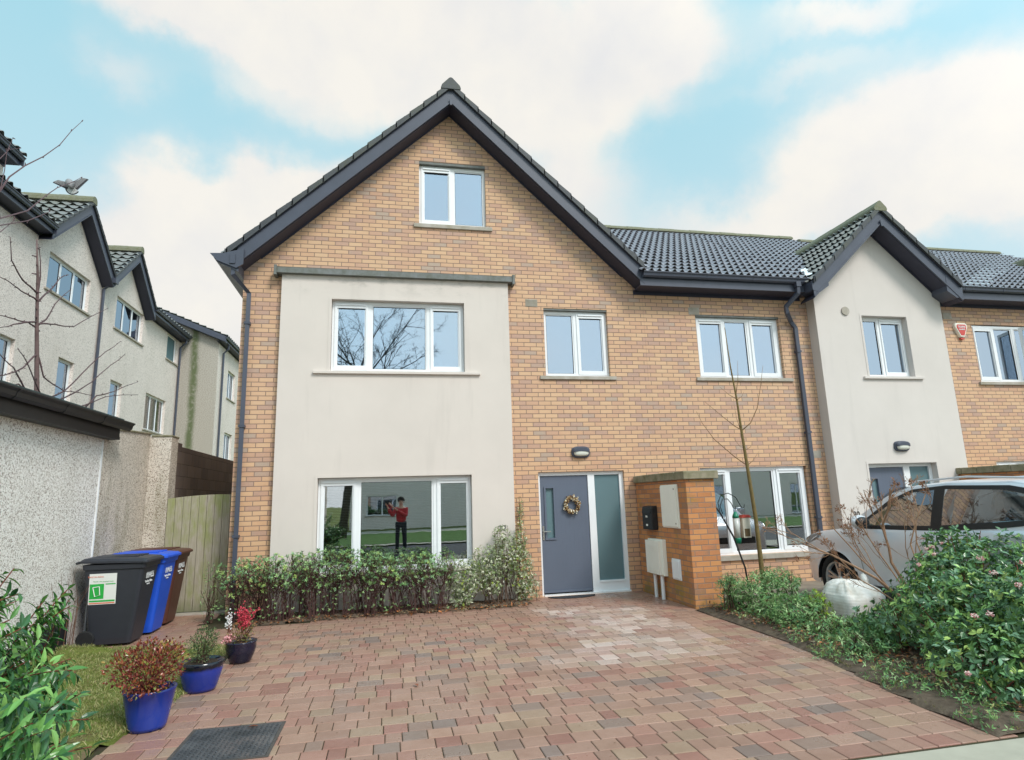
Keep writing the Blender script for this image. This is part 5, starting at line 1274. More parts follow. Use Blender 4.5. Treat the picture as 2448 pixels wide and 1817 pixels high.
M['alloy'] = Mat('alloy', (.62, .62, .64), .3, .8).m; M['darkm'] = Mat('dark_metal', (.05, .05, .055), .5, .6).m; M['seat'] = noisy('seat_fabric', (.05, .05, .055), .9)
car = make_car(1.96, -1.46, R(-88.4), 'silver estate car parked nose to the brick wall behind the bushes', CARM.m)
# ================================================================== foliage
rng = np.random.default_rng(11)
def nrm(a): return a/np.maximum(1e-9, np.linalg.norm(a, axis=-1, keepdims=True))
def leaves(P, D, Nn, L_, W_, cols, curl=.15, fold=.18, big=False):
    """leaf blades: P base, D direction, Nn up side; returns an MB with one colour per leaf"""
    P = np.asarray(P, float); D = nrm(np.asarray(D, float)); Nn = np.asarray(Nn, float); Nn = nrm(Nn-D*(Nn*D).sum(1, keepdims=True)); Sd = np.cross(D, Nn)
    L_ = np.broadcast_to(L_, (len(P),))[:, None]; W_ = np.broadcast_to(W_, (len(P),))[:, None]
    def at(t, s, up): return P+D*L_*t+Sd*W_*s*.5+Nn*(up*W_-curl*L_*t*t)
    if big:
        V = np.stack([at(0, 0, 0), at(.18, -.62, fold*.7), at(.18, .62, fold*.7), at(.45, -1, fold), at(.45, 1, fold), at(.75, -.62, fold*.7), at(.75, .62, fold*.7), at(1, 0, 0), at(.18, 0, 0), at(.45, 0, 0), at(.75, 0, 0)], 1)
        F = [(0, 8, 1), (0, 2, 8), (1, 8, 9, 3), (8, 2, 4, 9), (3, 9, 10, 5), (9, 4, 6, 10), (5, 10, 7), (10, 6, 7)]
    else:
        V = np.stack([at(0, 0, 0), at(.42, -1, fold), at(.42, 1, fold), at(1, 0, 0), at(.5, 0, 0)], 1)
        F = [(0, 4, 1), (0, 2, 4), (1, 4, 3), (4, 2, 3)]
    k = V.shape[1]; mb = MB(); mb.v = [tuple(p) for p in V.reshape(-1, 3)]
    mb.f = [tuple(i*k+j for j in f) for i in range(len(P)) for f in F]
    mb.c = np.repeat(np.asarray(cols, float), k, 0)
    return mb
def pick(pal, n, w=None, var=.15):
    pal = np.array([srgb(*c) for c in pal]); i = rng.choice(len(pal), n, p=w)
    return np.clip(pal[i]*(1+rng.normal(0, var, (n, 1))), .002, 1)
def rdir(n, up=0): d = rng.normal(0, 1, (n, 3)); d[:, 2] += up; return nrm(d)
LM = leafm('foliage'); LG = leafm('glossy_foliage', rough=.25, trans=.12)
stemc = lambda nm, c: noisy(nm, srgb(*c), .8, .3, 20)
def inside_blobs(blobs, n, shell=.55, zmin=None):
    """points in a union of ellipsoids, biased to the outer shell"""
    vol = np.array([b[3]*b[4]*b[5] for b in blobs])**.72; idx = rng.choice(len(blobs), n, p=vol/vol.sum())
    B = np.array(blobs)[idx]; d = rdir(n); r = rng.uniform(shell**3, 1, n)**(1/3)
    lump = np.array([1+.16*noise.noise(Vector(tuple(x*2.6))+Vector((float(i_), 0, 0)))+.10*noise.noise(Vector(tuple(x*6))) for x, i_ in zip(d, idx)])
    P = B[:, :3]+d*B[:, 3:6]*(r*lump)[:, None]
    return P, d
def branchy(mb, a, b, r0, r1, depth, n=6, spread=.5, wob=.08, kids=3, bend=.15, tips=None, seg=6, up=.3):
    a = Vector(a); b = Vector(b); L_ = (b-a).length; pts = []; off = Vector((random.gauss(0, 1), random.gauss(0, 1), random.gauss(0, .5)))*L_*bend
    for i in range(seg+1):
        t = i/seg; p = a.lerp(b, t)+off*math.sin(math.pi*t)*.5
        if 0 < i < seg: p += Vector((random.gauss(0, 1), random.gauss(0, 1), random.gauss(0, 1)))*wob*L_*.15
        pts.append(p)
    mb.tube(pts, [r0+(r1-r0)*i/seg for i in range(seg+1)], n if r0 > .006 else 4)
    if tips is not None: tips.append((pts[-1], (pts[-1]-pts[-2]).normalized()))
    if depth:
        for k in range(kids):
            t = random.uniform(.35, .95); i = min(seg-1, int(t*seg)); p = pts[i].lerp(pts[i+1], t*seg-i); d = (pts[i+1]-pts[i]).normalized()
            e = (d+Vector((random.gauss(0, 1), random.gauss(0, 1), random.gauss(0, 1)+up))*spread).normalized(); l = L_*random.uniform(.3, .6)*(1.1-t*.4)
            branchy(mb, p, p+e*l, (r0+(r1-r0)*t)*.6, r1*.6, depth-1, n, spread, wob, kids, bend, tips, max(3, seg-2), up)
# ---- clipped hedge under the ground window: many red-brown stems, leaf tufts at the tips
def hedge():
    t = thing('hedge', 'clipped hedge of bare reddish stems with green leaf tufts under the ground window', 'hedge', (-4.7, -.5, 0))
    sm = MB(); tipP = []; tipD = []
    top = lambda x: .90+.06*math.sin(x*2.1)+.05*noise.noise(Vector((x*3, 0, 0)))-(.14 if -5.45 < x < -5.0 else 0)*.3-(max(0, x+3.45)*.2)
    for c in range(46):
        bx = -6.34+c*.066+random.uniform(-.07, .07); by = -.50+random.uniform(-.22, .16)
        for k in range(9):
            tx = bx+random.gauss(0, .27); ty = by+random.gauss(0, .17)*1.1; tx = min(-3.22, max(-6.62, tx)); ty = max(-.98, min(-.14, ty))
            tz = top(tx)*(random.uniform(.45, 1)**.55)
            a = Vector((bx+random.uniform(-.05, .05), by+random.uniform(-.05, .05), 0)); b = Vector((tx, ty, tz)); mid = a.lerp(b, .45)+Vector((-(tx-bx)*.25, -(ty-by)*.25, 0))+Vector((random.gauss(0, .02), random.gauss(0, .02), 0))
            m2 = a.lerp(b, .75)+Vector((random.gauss(0, .012), random.gauss(0, .012), 0))
            sm.tube([a, mid, m2, b], [.0062, .0048, .0036, .0025], 4, cap=False); tipP.append(b); tipD.append((b-m2).normalized())
            for q in range(4):
                s0 = mid.lerp(b, random.uniform(.0, .9)); e = s0+Vector((random.gauss(0, .07), random.gauss(-.01, .07), random.uniform(.03, .17)))
                if e.z > top(e.x): e.z = top(e.x)-random.uniform(0, .05)
                sm.tube([s0, s0.lerp(e, .5)+Vector((random.gauss(0, .012), random.gauss(0, .012), 0)), e], [.0042, .0034, .0024], 3, cap=False); tipP.append(e); tipD.append((e-s0).normalized())
    sm.build('stems', stemc('red_stem', (84, 54, 50)), t)
    P, D, Nn, C, S_ = [], [], [], [], []
    for p, d in zip(tipP, tipD):
        hgt = p.z/.9; pr = .55+.6*hgt**2
        if random.random() > pr: continue
        big_ = random.random(); nl = random.randint(6, 10) if big_ > .2 else 4
        cc = Vector(srgb(*random.choice([(146, 180, 112), (128, 168, 108), (156, 186, 128), (112, 150, 100), (168, 190, 108), (140, 176, 132)])))
        for k in range(nl):
            a = 2*math.pi*k/nl+random.random(); e = d.orthogonal().normalized(); f = d.cross(e); dd = (e*math.cos(a)+f*math.sin(a)+d*random.uniform(.1, 1.1)).normalized()
            P.append(p-d*random.uniform(0, .02)); D.append(dd); Nn.append(d); C.append(cc*random.uniform(.75, 1.25)); S_.append(random.uniform(.028, .050))
    for k in range(900):        # low shoots along the whole hedge
        x = random.uniform(-6.55, -3.2); y = random.uniform(-.98, -.2); z = random.uniform(.08, .75); p = Vector((x, y, z)); cc = Vector(srgb(*random.choice([(128, 158, 96), (110, 142, 90), (150, 176, 116)]))); d = Vector((random.gauss(0, .5), random.gauss(-.3, .5), 1)).normalized()
        for q in range(5):
            a = 2*math.pi*q/5+random.random(); e = d.orthogonal().normalized(); f = d.cross(e); P.append(p); D.append((e*math.cos(a)+f*math.sin(a)+d*.5).normalized()); Nn.append(d); C.append(cc*random.uniform(.75, 1.2)); S_.append(random.uniform(.018, .034))
    S_ = np.array(S_); leaves(P, D, Nn, S_, S_*.38, C, .1).build('foliage', LM, t)
hedge()
# ---- variegated shrub climbing beside the door
def tufted(name, label, cat, blobs, n, Ls, ratio, pal, w, stems=None, mat=None, up=.4, shell=.5, big=False, group=None, droop=.0, curl=.15, flowers=None, stemm=None, part='foliage', out=.9, tuft=1):
    t = thing(name, label, cat, (blobs[0][0], blobs[0][1], 0), group) if isinstance(name, str) else name
    m = max(1, n//tuft); P, d = inside_blobs(blobs, m, shell); k = P[:, 2] > .01; P, d = P[k], d[k]
    ax_ = nrm(d*out+rdir(len(P))*.8+np.array([0, 0, up]))
    if tuft > 1:
        P = np.repeat(P, tuft, 0); ax_ = np.repeat(ax_, tuft, 0); r = rdir(len(P)); r = nrm(r-ax_*(r*ax_).sum(1, keepdims=True)); D = nrm(r+ax_*rng.uniform(.0, .9, (len(P), 1))+np.array([0, 0, -droop])); P = P-ax_*rng.uniform(0, Ls[1]*.5, (len(P), 1)); Nn = ax_
        col = np.repeat(pick(pal, len(P)//tuft, w), tuft, 0)*(1+rng.normal(0, .14, (len(P), 1))); col = np.clip(col, .002, 1)
    else:
        D = nrm(ax_+np.array([0, 0, -droop])); Nn = rdir(len(P), 1.2); col = pick(pal, len(P), w)
    L_ = rng.uniform(*Ls, len(P))
    leaves(P, D, Nn, L_, L_*ratio, col, curl, big=big).build(part, mat or LM, t)
    if stems:
        sm = MB()
        for k in range(stems):
            b = blobs[random.randrange(len(blobs))]; x0 = b[0]+random.gauss(0, .3)*b[3]; y0 = b[1]+random.gauss(0, .3)*b[4]
            e = Vector((b[0]+random.uniform(-.85, .85)*b[3], b[1]+random.uniform(-.85, .85)*b[4], b[2]+b[5]*random.uniform(0, .9))); s = Vector((x0, y0, 0)); mid = s.lerp(e, .5)+Vector((random.gauss(0, .03), random.gauss(0, .03), 0))
            sm.tube([s, mid, e], [.008, .006, .003], 4, cap=False)
        sm.build('stems', stemm or M['twig'], t)
    return t
M['twig'] = stemc('brown_twig', (92, 70, 56)); M['redtwig'] = stemc('red_twig', (128, 62, 48))
vg = tufted('variegated_shrub', 'cream and green variegated shrub climbing the rendered panel beside the door', 'shrub',
       [(-3.02, -.42, .42, .34, .28, .30), (-2.68, -.36, .60, .30, .24, .32), (-2.36, -.32, .72, .26, .2, .36), (-2.12, -.30, .45, .24, .22, .42), (-2.42, -.28, 1.02, .16, .1, .2), (-2.10, -.22, .95, .12, .1, .3), (-2.0, -.34, .2, .18, .16, .2), (-3.1, -.5, .16, .2, .2, .18), (-2.62, -.42, .28, .2, .2, .16)],
       17000, (.020, .036), .52, [(206, 206, 178), (176, 182, 150), (150, 162, 120), (120, 142, 88), (222, 220, 200), (150, 165, 70)], [.2, .2, .2, .2, .1, .1], stems=46, tuft=5, up=.5, shell=.35)
sm = MB(); P = []; 
for k in range(5):
    pts = [Vector((-2.04+.02*k, -.12, .5)), Vector((-2.07+.03*math.sin(k), -.06, 1.0)), Vector((-2.05+.04*math.cos(k*2), -.05, 1.35)), Vector((-2.03+.05*math.sin(k*3), -.05, 1.50+.06*k-.1))]
    sm.tube(pts, .004, 4, cap=False)
    for i in range(60): a = random.random()*2.99; j = int(a); P.append(pts[j].lerp(pts[j+1], a-j)+Vector((random.gauss(0, .022), random.gauss(-.02, .015), 0)))
sm.build('climbing_stem', M['twig'], vg)
leaves(P, rdir(len(P), .3), rdir(len(P), 0)+np.array([0, -1, 0]), .028, .015, pick([(206, 206, 178), (140, 156, 100), (120, 142, 88)], len(P))).build('climbing_leaves', LM, vg)
# ---- glossy drooping shrub, left foreground
def arching(label, cat, base, tips_, mat_leaf, pal, Ls, ratio, per, stem_r=.006, name='shrub', droop=.9, twigm=None, side=3):
    t = thing(name, label, cat, base); sm = MB(); P, D, Nn = [], [], []
    for (tx, ty, tz) in tips_:
        a = Vector(base)+Vector((random.gauss(0, .12), random.gauss(0, .12), 0)); b = Vector((tx, ty, tz)); 
        mid = a.lerp(b, .55)+Vector((0, 0, abs(b.z)*.22+.05)); pts = []
        for i in range(9):
            s = i/8; pts.append(a*(1-s)**2+mid*2*s*(1-s)+b*s*s)
        sm.tube(pts, [stem_r*(1.25-s/8) for s in range(9)], 5, cap=False)
        strands = [pts]
        for q in range(side):
            i = random.randint(3, 7); d = (pts[i+1]-pts[i]).normalized(); e = (d+Vector((random.gauss(0, .6), random.gauss(0, .6), random.gauss(.2, .4)))).normalized(); l = random.uniform(.12, .3)
            pp = [pts[i]+e*l*s/4+Vector((0, 0, -.03*(s/4)**2)) for s in range(5)]; sm.tube(pp, stem_r*.6, 4, cap=False); strands.append(pp)
        for st in strands:
            ln = sum((st[i+1]-st[i]).length for i in range(len(st)-1)); nl = int(ln*per)
            for k in range(nl):
                s = (.25+.75*(k+random.random())/nl)*(len(st)-1) if st is pts else (k+random.random())/nl*(len(st)-1)
                i = min(len(st)-2, int(s)); p = st[i].lerp(st[i+1], s-i); d = (st[i+1]-st[i]).normalized(); e = d.orthogonal().normalized(); f = d.cross(e); an = k*2.4+random.random()
                dd = (e*math.cos(an)+f*math.sin(an)+d*.75+Vector((0, 0, -droop*random.uniform(.3, 1)))).normalized(); P.append(p); D.append(dd); Nn.append((d+Vector((random.gauss(0, .3), random.gauss(0, .3), 1))).normalized())
    sm.build('stems', twigm or M['redtwig'], t, smooth=True)
    L_ = rng.uniform(*Ls, len(P)); leaves(P, D, Nn, L_, L_*ratio, pick(pal, len(P)), .32, .16, True).build('foliage', mat_leaf, t); return t
tl = []
for k in range(120):
    y = random.uniform(-7.75, -6.3); lim = -5.60-(y+7.0)*.42; x = lim-random.uniform(0, .85)**1.3; z = random.uniform(.30, 1.02)
    tl.append((x, y, min(z+.75*max(0, lim-x)+.06, 1.38)))
arching('large glossy green shrub with drooping pointed leaves on red stems at the left edge', 'shrub', (-6.3, -7.05, .0), tl, LG, [(70, 116, 60), (88, 138, 68), (58, 98, 58), (108, 154, 80), (50, 86, 52), (126, 168, 90)], (.048, .085), .32, 84, name='glossy_shrub', stem_r=.005)
# ---- pots
def twigs_and_leaves(t, c, n, h, sp, pal, Ls, ratio, mat, seed_n=6, w=None, nm='foliage', tw='redtwig', shell=.3):
    blobs = [(c[0]+a*sp, c[1]+b*sp, c[2]+h*q, sp*s, sp*s, h*s*.9) for a, b, q, s in ((0, 0, .45, .75), (-.55, .1, .5, .5), (.5, -.1, .6, .5), (0, .3, .8, .42), (.1, -.4, .35, .5), (.55, .1, .85, .3))]
    P, d = inside_blobs(blobs, n, shell); D = nrm(d*.8+rdir(n)*.8+np.array([0, 0, .5])); L_ = rng.uniform(*Ls, n)
    leaves(P, D, rdir(n, 1), L_, L_*ratio, pick(pal, n, w)).build(nm, mat, t)
    sm = MB()
    for k in range(34):
        e = P[rng.integers(len(P))]; sm.tube([(c[0]+random.gauss(0, .03), c[1]+random.gauss(0, .03), c[2]-.03), ((c[0]+e[0])/2, (c[1]+e[1])/2, (c[2]+e[2])/2), tuple(e)], [.004, .003, .002], 4, cap=False)
    sm.build('stems', M[tw], t)
M['soilp'] = noisy('potting_soil', (.05, .035, .025), .95, .4, 30, .2, .5)
for (c, z, r, par) in ((POT1, .25, .15, p1), (POT2, .235, .163, p2), (POT3, .195, .145, p3)):
    mb = MB(); mb.lathe([(0, .012), (r*.6, .006), (r, 0)], (*c, z), 20); mb.build('soil', M['soilp'], par)
twigs_and_leaves(p1, (POT1[0]-.03, POT1[1], .27), 2300, .31, .29, [(132, 62, 52), (150, 84, 58), (108, 50, 48), (150, 122, 62), (120, 124, 62), (164, 92, 80)], (.018, .036), .6, LG, w=[.26, .2, .2, .14, .1, .1])
twigs_and_leaves(p2, (*POT2, .26), 1500, .24, .15, [(84, 104, 66), (104, 122, 76), (66, 86, 56), (120, 132, 84)], (.012, .028), .4, LM, tw='twig')
twigs_and_leaves(p3, (*POT3, .20), 420, .18, .14, [(128, 118, 64), (160, 130, 84), (104, 120, 60), (170, 120, 100)], (.016, .04), .35, LM, tw='twig')
def berries(t, c, sp, h, n, col, nm, r=.009):
    mb = MB(); cols = []; sm = MB()
    for k in range(10):
        a = Vector((c[0]+random.gauss(0, .015), c[1]+random.gauss(0, .015), c[2])); b = Vector((c[0]+random.gauss(0, sp), c[1]+random.gauss(0, sp), c[2]+h*random.uniform(.6, 1))); sm.tube([a, a.lerp(b, .5), b], .002, 4, cap=False)
        for q in range(n//10):
            p = a.lerp(b, random.uniform(.3, 1))+Vector((random.gauss(0, .016), random.gauss(0, .016), random.gauss(0, .012))); s = r*random.uniform(.8, 1.3)
            vs = [p+Vector(v)*s for v in ((1, 0, 0), (-1, 0, 0), (0, 1, 0), (0, -1, 0), (0, 0, 1), (0, 0, -1))]; mb.add(vs, [(0, 2, 4), (2, 1, 4), (1, 3, 4), (3, 0, 4), (2, 0, 5), (1, 2, 5), (3, 1, 5), (0, 3, 5)]); cols += [Vector(srgb(*col))*random.uniform(.8, 1.2)]*6
    mb.c = cols; mb.build(nm, leafm(nm+'_m', rough=.4, trans=0), t, smooth=True); sm.build('sprig_stems', M['redtwig'], t)
berries(p3, (POT3[0]+.02, POT3[1], .26), .055, .34, 300, (198, 62, 80), 'red_berries'); berries(p3, (POT3[0]-.13, POT3[1]+.0, .30), .03, .22, 110, (226, 222, 222), 'white_flowers')
berries(p3, (POT3[0]-.10, POT3[1]-.1, .22), .05, .08, 60, (214, 150, 150), 'pink_flowers', .011)
# ---- planting bed on the right
G1 = [(110, 150, 86), (134, 172, 106), (90, 130, 76), (150, 182, 118), (98, 140, 94), (166, 190, 134)]
def bedshrub(label, blobs, n, pal=G1, Ls=(.035, .062), tuft=5, stems=26, grp='green shrubs along the planting bed', name='bed_shrub', **k):
    return tufted(name, label, 'shrub', blobs, n, Ls, .27, pal, None, stems=stems, tuft=tuft, droop=.35, group=grp, shell=.3, up=.55, **k)
bedshrub('green shrub at the foot of the orange brick screen wall, first in the bed', [(.40, -2.35, .30, .28, .26, .2), (.26, -2.45, .42, .14, .14, .14), (.46, -2.3, .12, .24, .2, .14)], 2300)
bedshrub('green shrub in front of the young bare tree trunk', [(.62, -2.75, .34, .40, .32, .25), (.92, -2.45, .48, .2, .2, .14), (.52, -2.95, .16, .3, .26, .16), (1.0, -2.7, .46, .16, .16, .12), (.9, -2.2, .4, .22, .2, .16)], 3600)
bedshrub('low green shrub in the bed left of the white bulk bag', [(.52, -3.42, .22, .34, .30, .18), (.40, -3.55, .10, .26, .24, .12), (.78, -3.3, .28, .2, .2, .12)], 2500)
bedshrub('green shrub in front of the white bulk bag', [(.52, -4.05, .14, .32, .30, .13), (.88, -4.05, .14, .24, .25, .12), (.42, -4.2, .06, .22, .22, .09)], 2100)
bedshrub('sparse green shrub at the paving edge beside the big pink-flowered shrub', [(.30, -4.75, .15, .30, .3, .14), (.55, -4.6, .2, .2, .2, .12), (.85, -4.5, .2, .22, .22, .12)], 1900)
tufted('lime_shrub', 'small lime-yellow shrub between the green shrubs and the white bag', 'shrub', [(.98, -3.25, .30, .10, .10, .09), (.87, -3.2, .24, .11, .11, .08), (.98, -3.3, .18, .12, .12, .12)], 620, (.03, .05), .35, [(176, 200, 74), (190, 208, 96), (150, 182, 60)], None, stems=8, tuft=5, up=.5, shell=.3)
# ---- big pink-flowered evergreen
vb_bl = [(.9, -5.3, .45, .65, .6, .42), (.45, -5.9, .28, .5, .42, .26), (1.5, -5.0, .66, .6, .55, .42), (1.2, -5.9, .5, .7, .5, .46), (2.2, -4.9, .7, .6, .6, .42), (.75, -4.75, .30, .42, .4, .24), (1.62, -4.62, .98, .26, .26, .20), (.22, -6.25, .16, .3, .25, .15), (.7, -6.4, .25, .42, .25, .22), (1.9, -5.9, .6, .6, .5, .5), (1.3, -4.7, .7, .3, .3, .25)]
vb = tufted('flowering_shrub', 'broad dark evergreen shrub with small pink flower clusters at the right edge', 'shrub', vb_bl, 22000, (.038, .068), .48,
            [(96, 132, 84), (114, 152, 86), (84, 116, 80), (140, 172, 98), (112, 144, 112), (166, 188, 104)], [.25, .22, .2, .1, .15, .08], stems=70, mat=LG, up=.35, shell=.62, big=True, tuft=4, stemm=M['redtwig'], out=1.2)
Pf, df = inside_blobs(vb_bl, 700, .98); sel = [i for i in range(len(Pf)) if df[i][2] > .45][:30]; mb = MB(); cols = []
for i in sel:
    c = Vector(Pf[i])+Vector(df[i])*.03; R0 = random.uniform(.02, .042)
    for q in range(46):
        p = c+Vector((random.gauss(0, 1), random.gauss(0, 1), random.gauss(0, .6))).normalized()*R0*random.uniform(.4, 1); s = .0065
        vs = [p+Vector(v)*s for v in ((1, 0, 0), (-1, 0, 0), (0, 1, 0), (0, -1, 0), (0, 0, 1), (0, 0, -1))]; mb.add(vs, [(0, 2, 4), (2, 1, 4), (1, 3, 4), (3, 0, 4), (2, 0, 5), (1, 2, 5), (3, 1, 5), (0, 3, 5)]); cols += [Vector(srgb(*random.choice([(220, 176, 170), (196, 120, 120), (232, 208, 200)])))]*6
mb.c = cols; mb.build('flowers', leafm('viburnum_flower', rough=.6, trans=0), vb)
# ---- bare many-stemmed shrub
t = thing('bare_shrub', 'leafless many-stemmed shrub with brown dried flower heads in front of the silver car', 'shrub', (1.7, -4.0, 0))
mb = MB(); tips = []
base = Vector((1.72, -3.95, .1))
for (tx, ty, tz, r) in ((.72, -3.45, .95, .020), (1.02, -3.5, 1.22, .014), (1.62, -3.9, 1.58, .024), (1.95, -3.8, 1.25, .014), (2.2, -3.9, 1.15, .014), (1.25, -3.8, 1.15, .012), (2.35, -4.1, .95, .012), (1.9, -4.1, 1.5, .013), (.95, -3.7, .75, .012)):
    b0 = base+Vector((random.uniform(-.12, .25), random.uniform(-.1, .1), 0)); branchy(mb, b0, (tx, ty, tz), r, r*.4, 3, 6, .34, .10, 3, .12, tips, 7, .5)
for p, d in tips:
    for q in range(3):
        e = (d+Vector((random.gauss(0, .5), random.gauss(0, .5), random.gauss(0, .4)))).normalized(); mb.tube([p, p+e*.05], [.0022, .0016], 3, cap=False)
mb.build('branches', stemc('bare_brown', (172, 134, 106)), t, smooth=False)
P = []; D = []
for p, d in tips:
    if random.random() < .30:
        for q in range(6): P.append(p+Vector((random.gauss(0, .018), random.gauss(0, .018), random.gauss(0, .015)))); D.append((d+Vector((random.gauss(0, .9), random.gauss(0, .9), random.gauss(0, .9)))).normalized())
leaves(P, D, rdir(len(P)), .035, .016, pick([(150, 100, 72), (128, 84, 62), (176, 128, 92)], len(P))).build('dried_heads', LM, t)
# ---- young bare tree by the pier
t = thing('young_tree', 'slender leafless young tree standing in front of the brick wall between the windows', 'tree', (1.1, -1.9, 0))
mb = MB(); tp = [(1.12, -1.9, -.02), (1.11, -1.9, .5), (1.10, -1.9, 1.2), (1.06, -1.9, 1.8), (1.02, -1.9, 2.4), (1.0, -1.88, 3.0), (.95, -1.88, 3.5), (.92, -1.88, 4.12)]
mb.tube(tp, [.040, .034, .029, .025, .020, .014, .010, .005], 10); mb.build('trunk', noisy('young_bark', srgb(126, 108, 70), .85, .3, 18, .2, .4), t, smooth=True)
mb = MB()
def limb(pts, r): mb.tube(pts, [r*(1-.75*i/(len(pts)-1)) for i in range(len(pts))], 6)
limb([(1.04, -1.9, 2.52), (1.18, -1.9, 2.62), (1.32, -1.9, 2.85), (1.42, -1.9, 3.2), (1.50, -1.9, 3.52)], .009)
limb([(1.04, -1.9, 2.50), (.9, -1.9, 2.58), (.7, -1.9, 2.74), (.45, -1.9, 2.95)], .008)
limb([(1.05, -1.9, 1.98), (.85, -1.9, 2.12), (.55, -1.9, 2.38), (.38, -1.9, 2.62), (.30, -1.9, 2.8)], .008)
limb([(.995, -1.89, 3.08), (1.05, -1.89, 3.3), (1.08, -1.89, 3.6)], .007); limb([(1.0, -1.9, 2.98), (.86, -1.9, 3.06), (.72, -1.9, 3.18)], .006); limb([(1.0, -1.9, 2.98), (1.08, -1.9, 3.03), (1.12, -1.9, 3.10)], .005)
limb([(1.05, -1.9, 1.98), (1.15, -1.9, 2.05), (1.28, -1.9, 2.2)], .005); limb([(1.07, -1.9, 2.22), (.95, -1.9, 2.28), (.86, -1.9, 2.42)], .005); limb([(1.07, -1.9, 2.22), (1.14, -1.9, 2.26), (1.18, -1.9, 2.34)], .004); limb([(1.03, -1.88, 2.45), (.97, -1.87, 2.7), (.95, -1.87, 3.0)], .005)
mb.build('branches', stemc('young_twig', (134, 104, 70)), t, smooth=True)
# ---- bare tree behind the garage
def UPX(px, py, X):   # a point on the plane x = X seen towards (px, py)
    d = pdir(px, py); k = (X-CAM.x)/d.x; return CAM+d*k
t = thing('bare_tree', 'leafless tree with knobbly dark twigs rising behind the garage roof', 'tree', (-9, -1, 0))
XT = -8.9; tr = [UPX(*p, XT) for p in ((78, 900), (80, 840), (80, 700), (82, 600), (80, 520))]
mb = MB(); b0 = Vector((tr[0].x, tr[0].y, 0)); mb.tube([b0]+tr, [.05, .036, .030, .022, .016, .008], 8); mb.build('trunk', noisy('tree_bark', srgb(122, 100, 98), .9, .3, 14, .2, .5), t, smooth=True)
mb = MB()
brs = [[(82, 880), (140, 850), (190, 800), (230, 765), (262, 742)], [(84, 885), (30, 850), (-20, 810), (-40, 790)], [(80, 870), (40, 835), (-15, 840)], [(110, 880), (150, 860), (200, 830), (240, 795), (272, 770)], [(170, 905), (210, 860), (250, 850), (300, 830)],
       [(80, 770), (50, 800), (10, 815), (-30, 825)], [(85, 720), (60, 700), (20, 690), (-20, 685)], [(82, 770), (95, 820), (140, 850), (200, 860)], [(82, 640), (50, 610), (25, 565), (22, 515)], [(82, 655), (60, 640), (30, 620), (-5, 600)], [(84, 655), (110, 630), (130, 605), (148, 598)],
       [(80, 710), (100, 695), (120, 660), (155, 628)], [(80, 705), (120, 705), (160, 710), (235, 670)], [(78, 700), (30, 705), (0, 712)], [(82, 640), (88, 600), (88, 570), (84, 530)], [(60, 860), (30, 800), (-10, 760)], [(100, 890), (90, 860), (60, 790), (40, 760)], [(120, 900), (170, 885), (230, 862), (300, 858)]]
for br in brs:
    dx = random.uniform(-.25, .25); pts = [UPX(*p, XT+dx*i/4) for i, p in enumerate(br)]
    # curve smoothly
    sm_ = []
    for i in range(len(pts)-1):
        for s in range(4): sm_.append(pts[i].lerp(pts[i+1], s/4)+Vector((0, 0, 0.012*math.sin(i*3+s))))
    sm_.append(pts[-1]); m = len(sm_); mb.tube(sm_, [.012*(1-.72*i/(m-1))+.001 for i in range(m)], 5)
    for i in range(2, m, 1):
        if random.random() < .8: d = Vector((random.gauss(0, 1), random.gauss(0, 1), random.gauss(.3, 1))).normalized(); mb.tube([sm_[i], sm_[i]+d*random.uniform(.015, .04)], [.006, .004], 4)
for z_ in range(20):
    p = tr[0].lerp(tr[4], z_/20); d = Vector((random.gauss(0, 1), random.gauss(0, 1), 0)).normalized(); mb.tube([p, p+d*.055], [.012, .006], 4)
mb.build('branches', stemc('knobbly_twig', (98, 74, 76)), t, smooth=True)
# long thin branches reaching in from outside the left edge
t = thing('street_tree', 'long thin leafless branches reaching in over the garage from the left edge', 'tree', (-10.2, -3.6, 0))
XS = -8.2; mb = MB()
for br, r in (([(-260, 720), (-120, 560), (0, 415), (20, 385), (55, 360), (95, 340), (130, 315), (155, 285), (178, 264)], .010), ([(-200, 560), (-60, 490), (0, 475), (60, 458), (100, 425), (125, 408), (160, 395), (178, 385)], .009), ([(-150, 530), (0, 490), (60, 480), (90, 468), (108, 460)], .007), ([(-140, 560), (0, 505), (30, 480)], .006), ([(0, 415), (10, 370), (15, 330), (28, 300)], .004), ([(-150, 420), (0, 345), (20, 325), (45, 322)], .004)):
    pts = [UPX(*p, XS) for p in br]; m = len(pts); mb.tube(pts, [r*(1-.8*i/(m-1))+.0012 for i in range(m)], 5)
    for p in pts[2:]: mb.tube([p, p+Vector((0, random.gauss(0, .02), random.gauss(0, .03)))], [.007, .004], 4)
mb.build('branches', stemc('thin_twig', (104, 80, 84)), t)
mb = MB(); q = UPX(-260, 720, XS); mb.tube([(q.x-.6, q.y-.9, 0), (q.x-.5, q.y-.7, 1.5), q], [.08, .06, .012], 8); mb.build('trunk', stemc('thin_twig_bark', (104, 86, 80)), t)
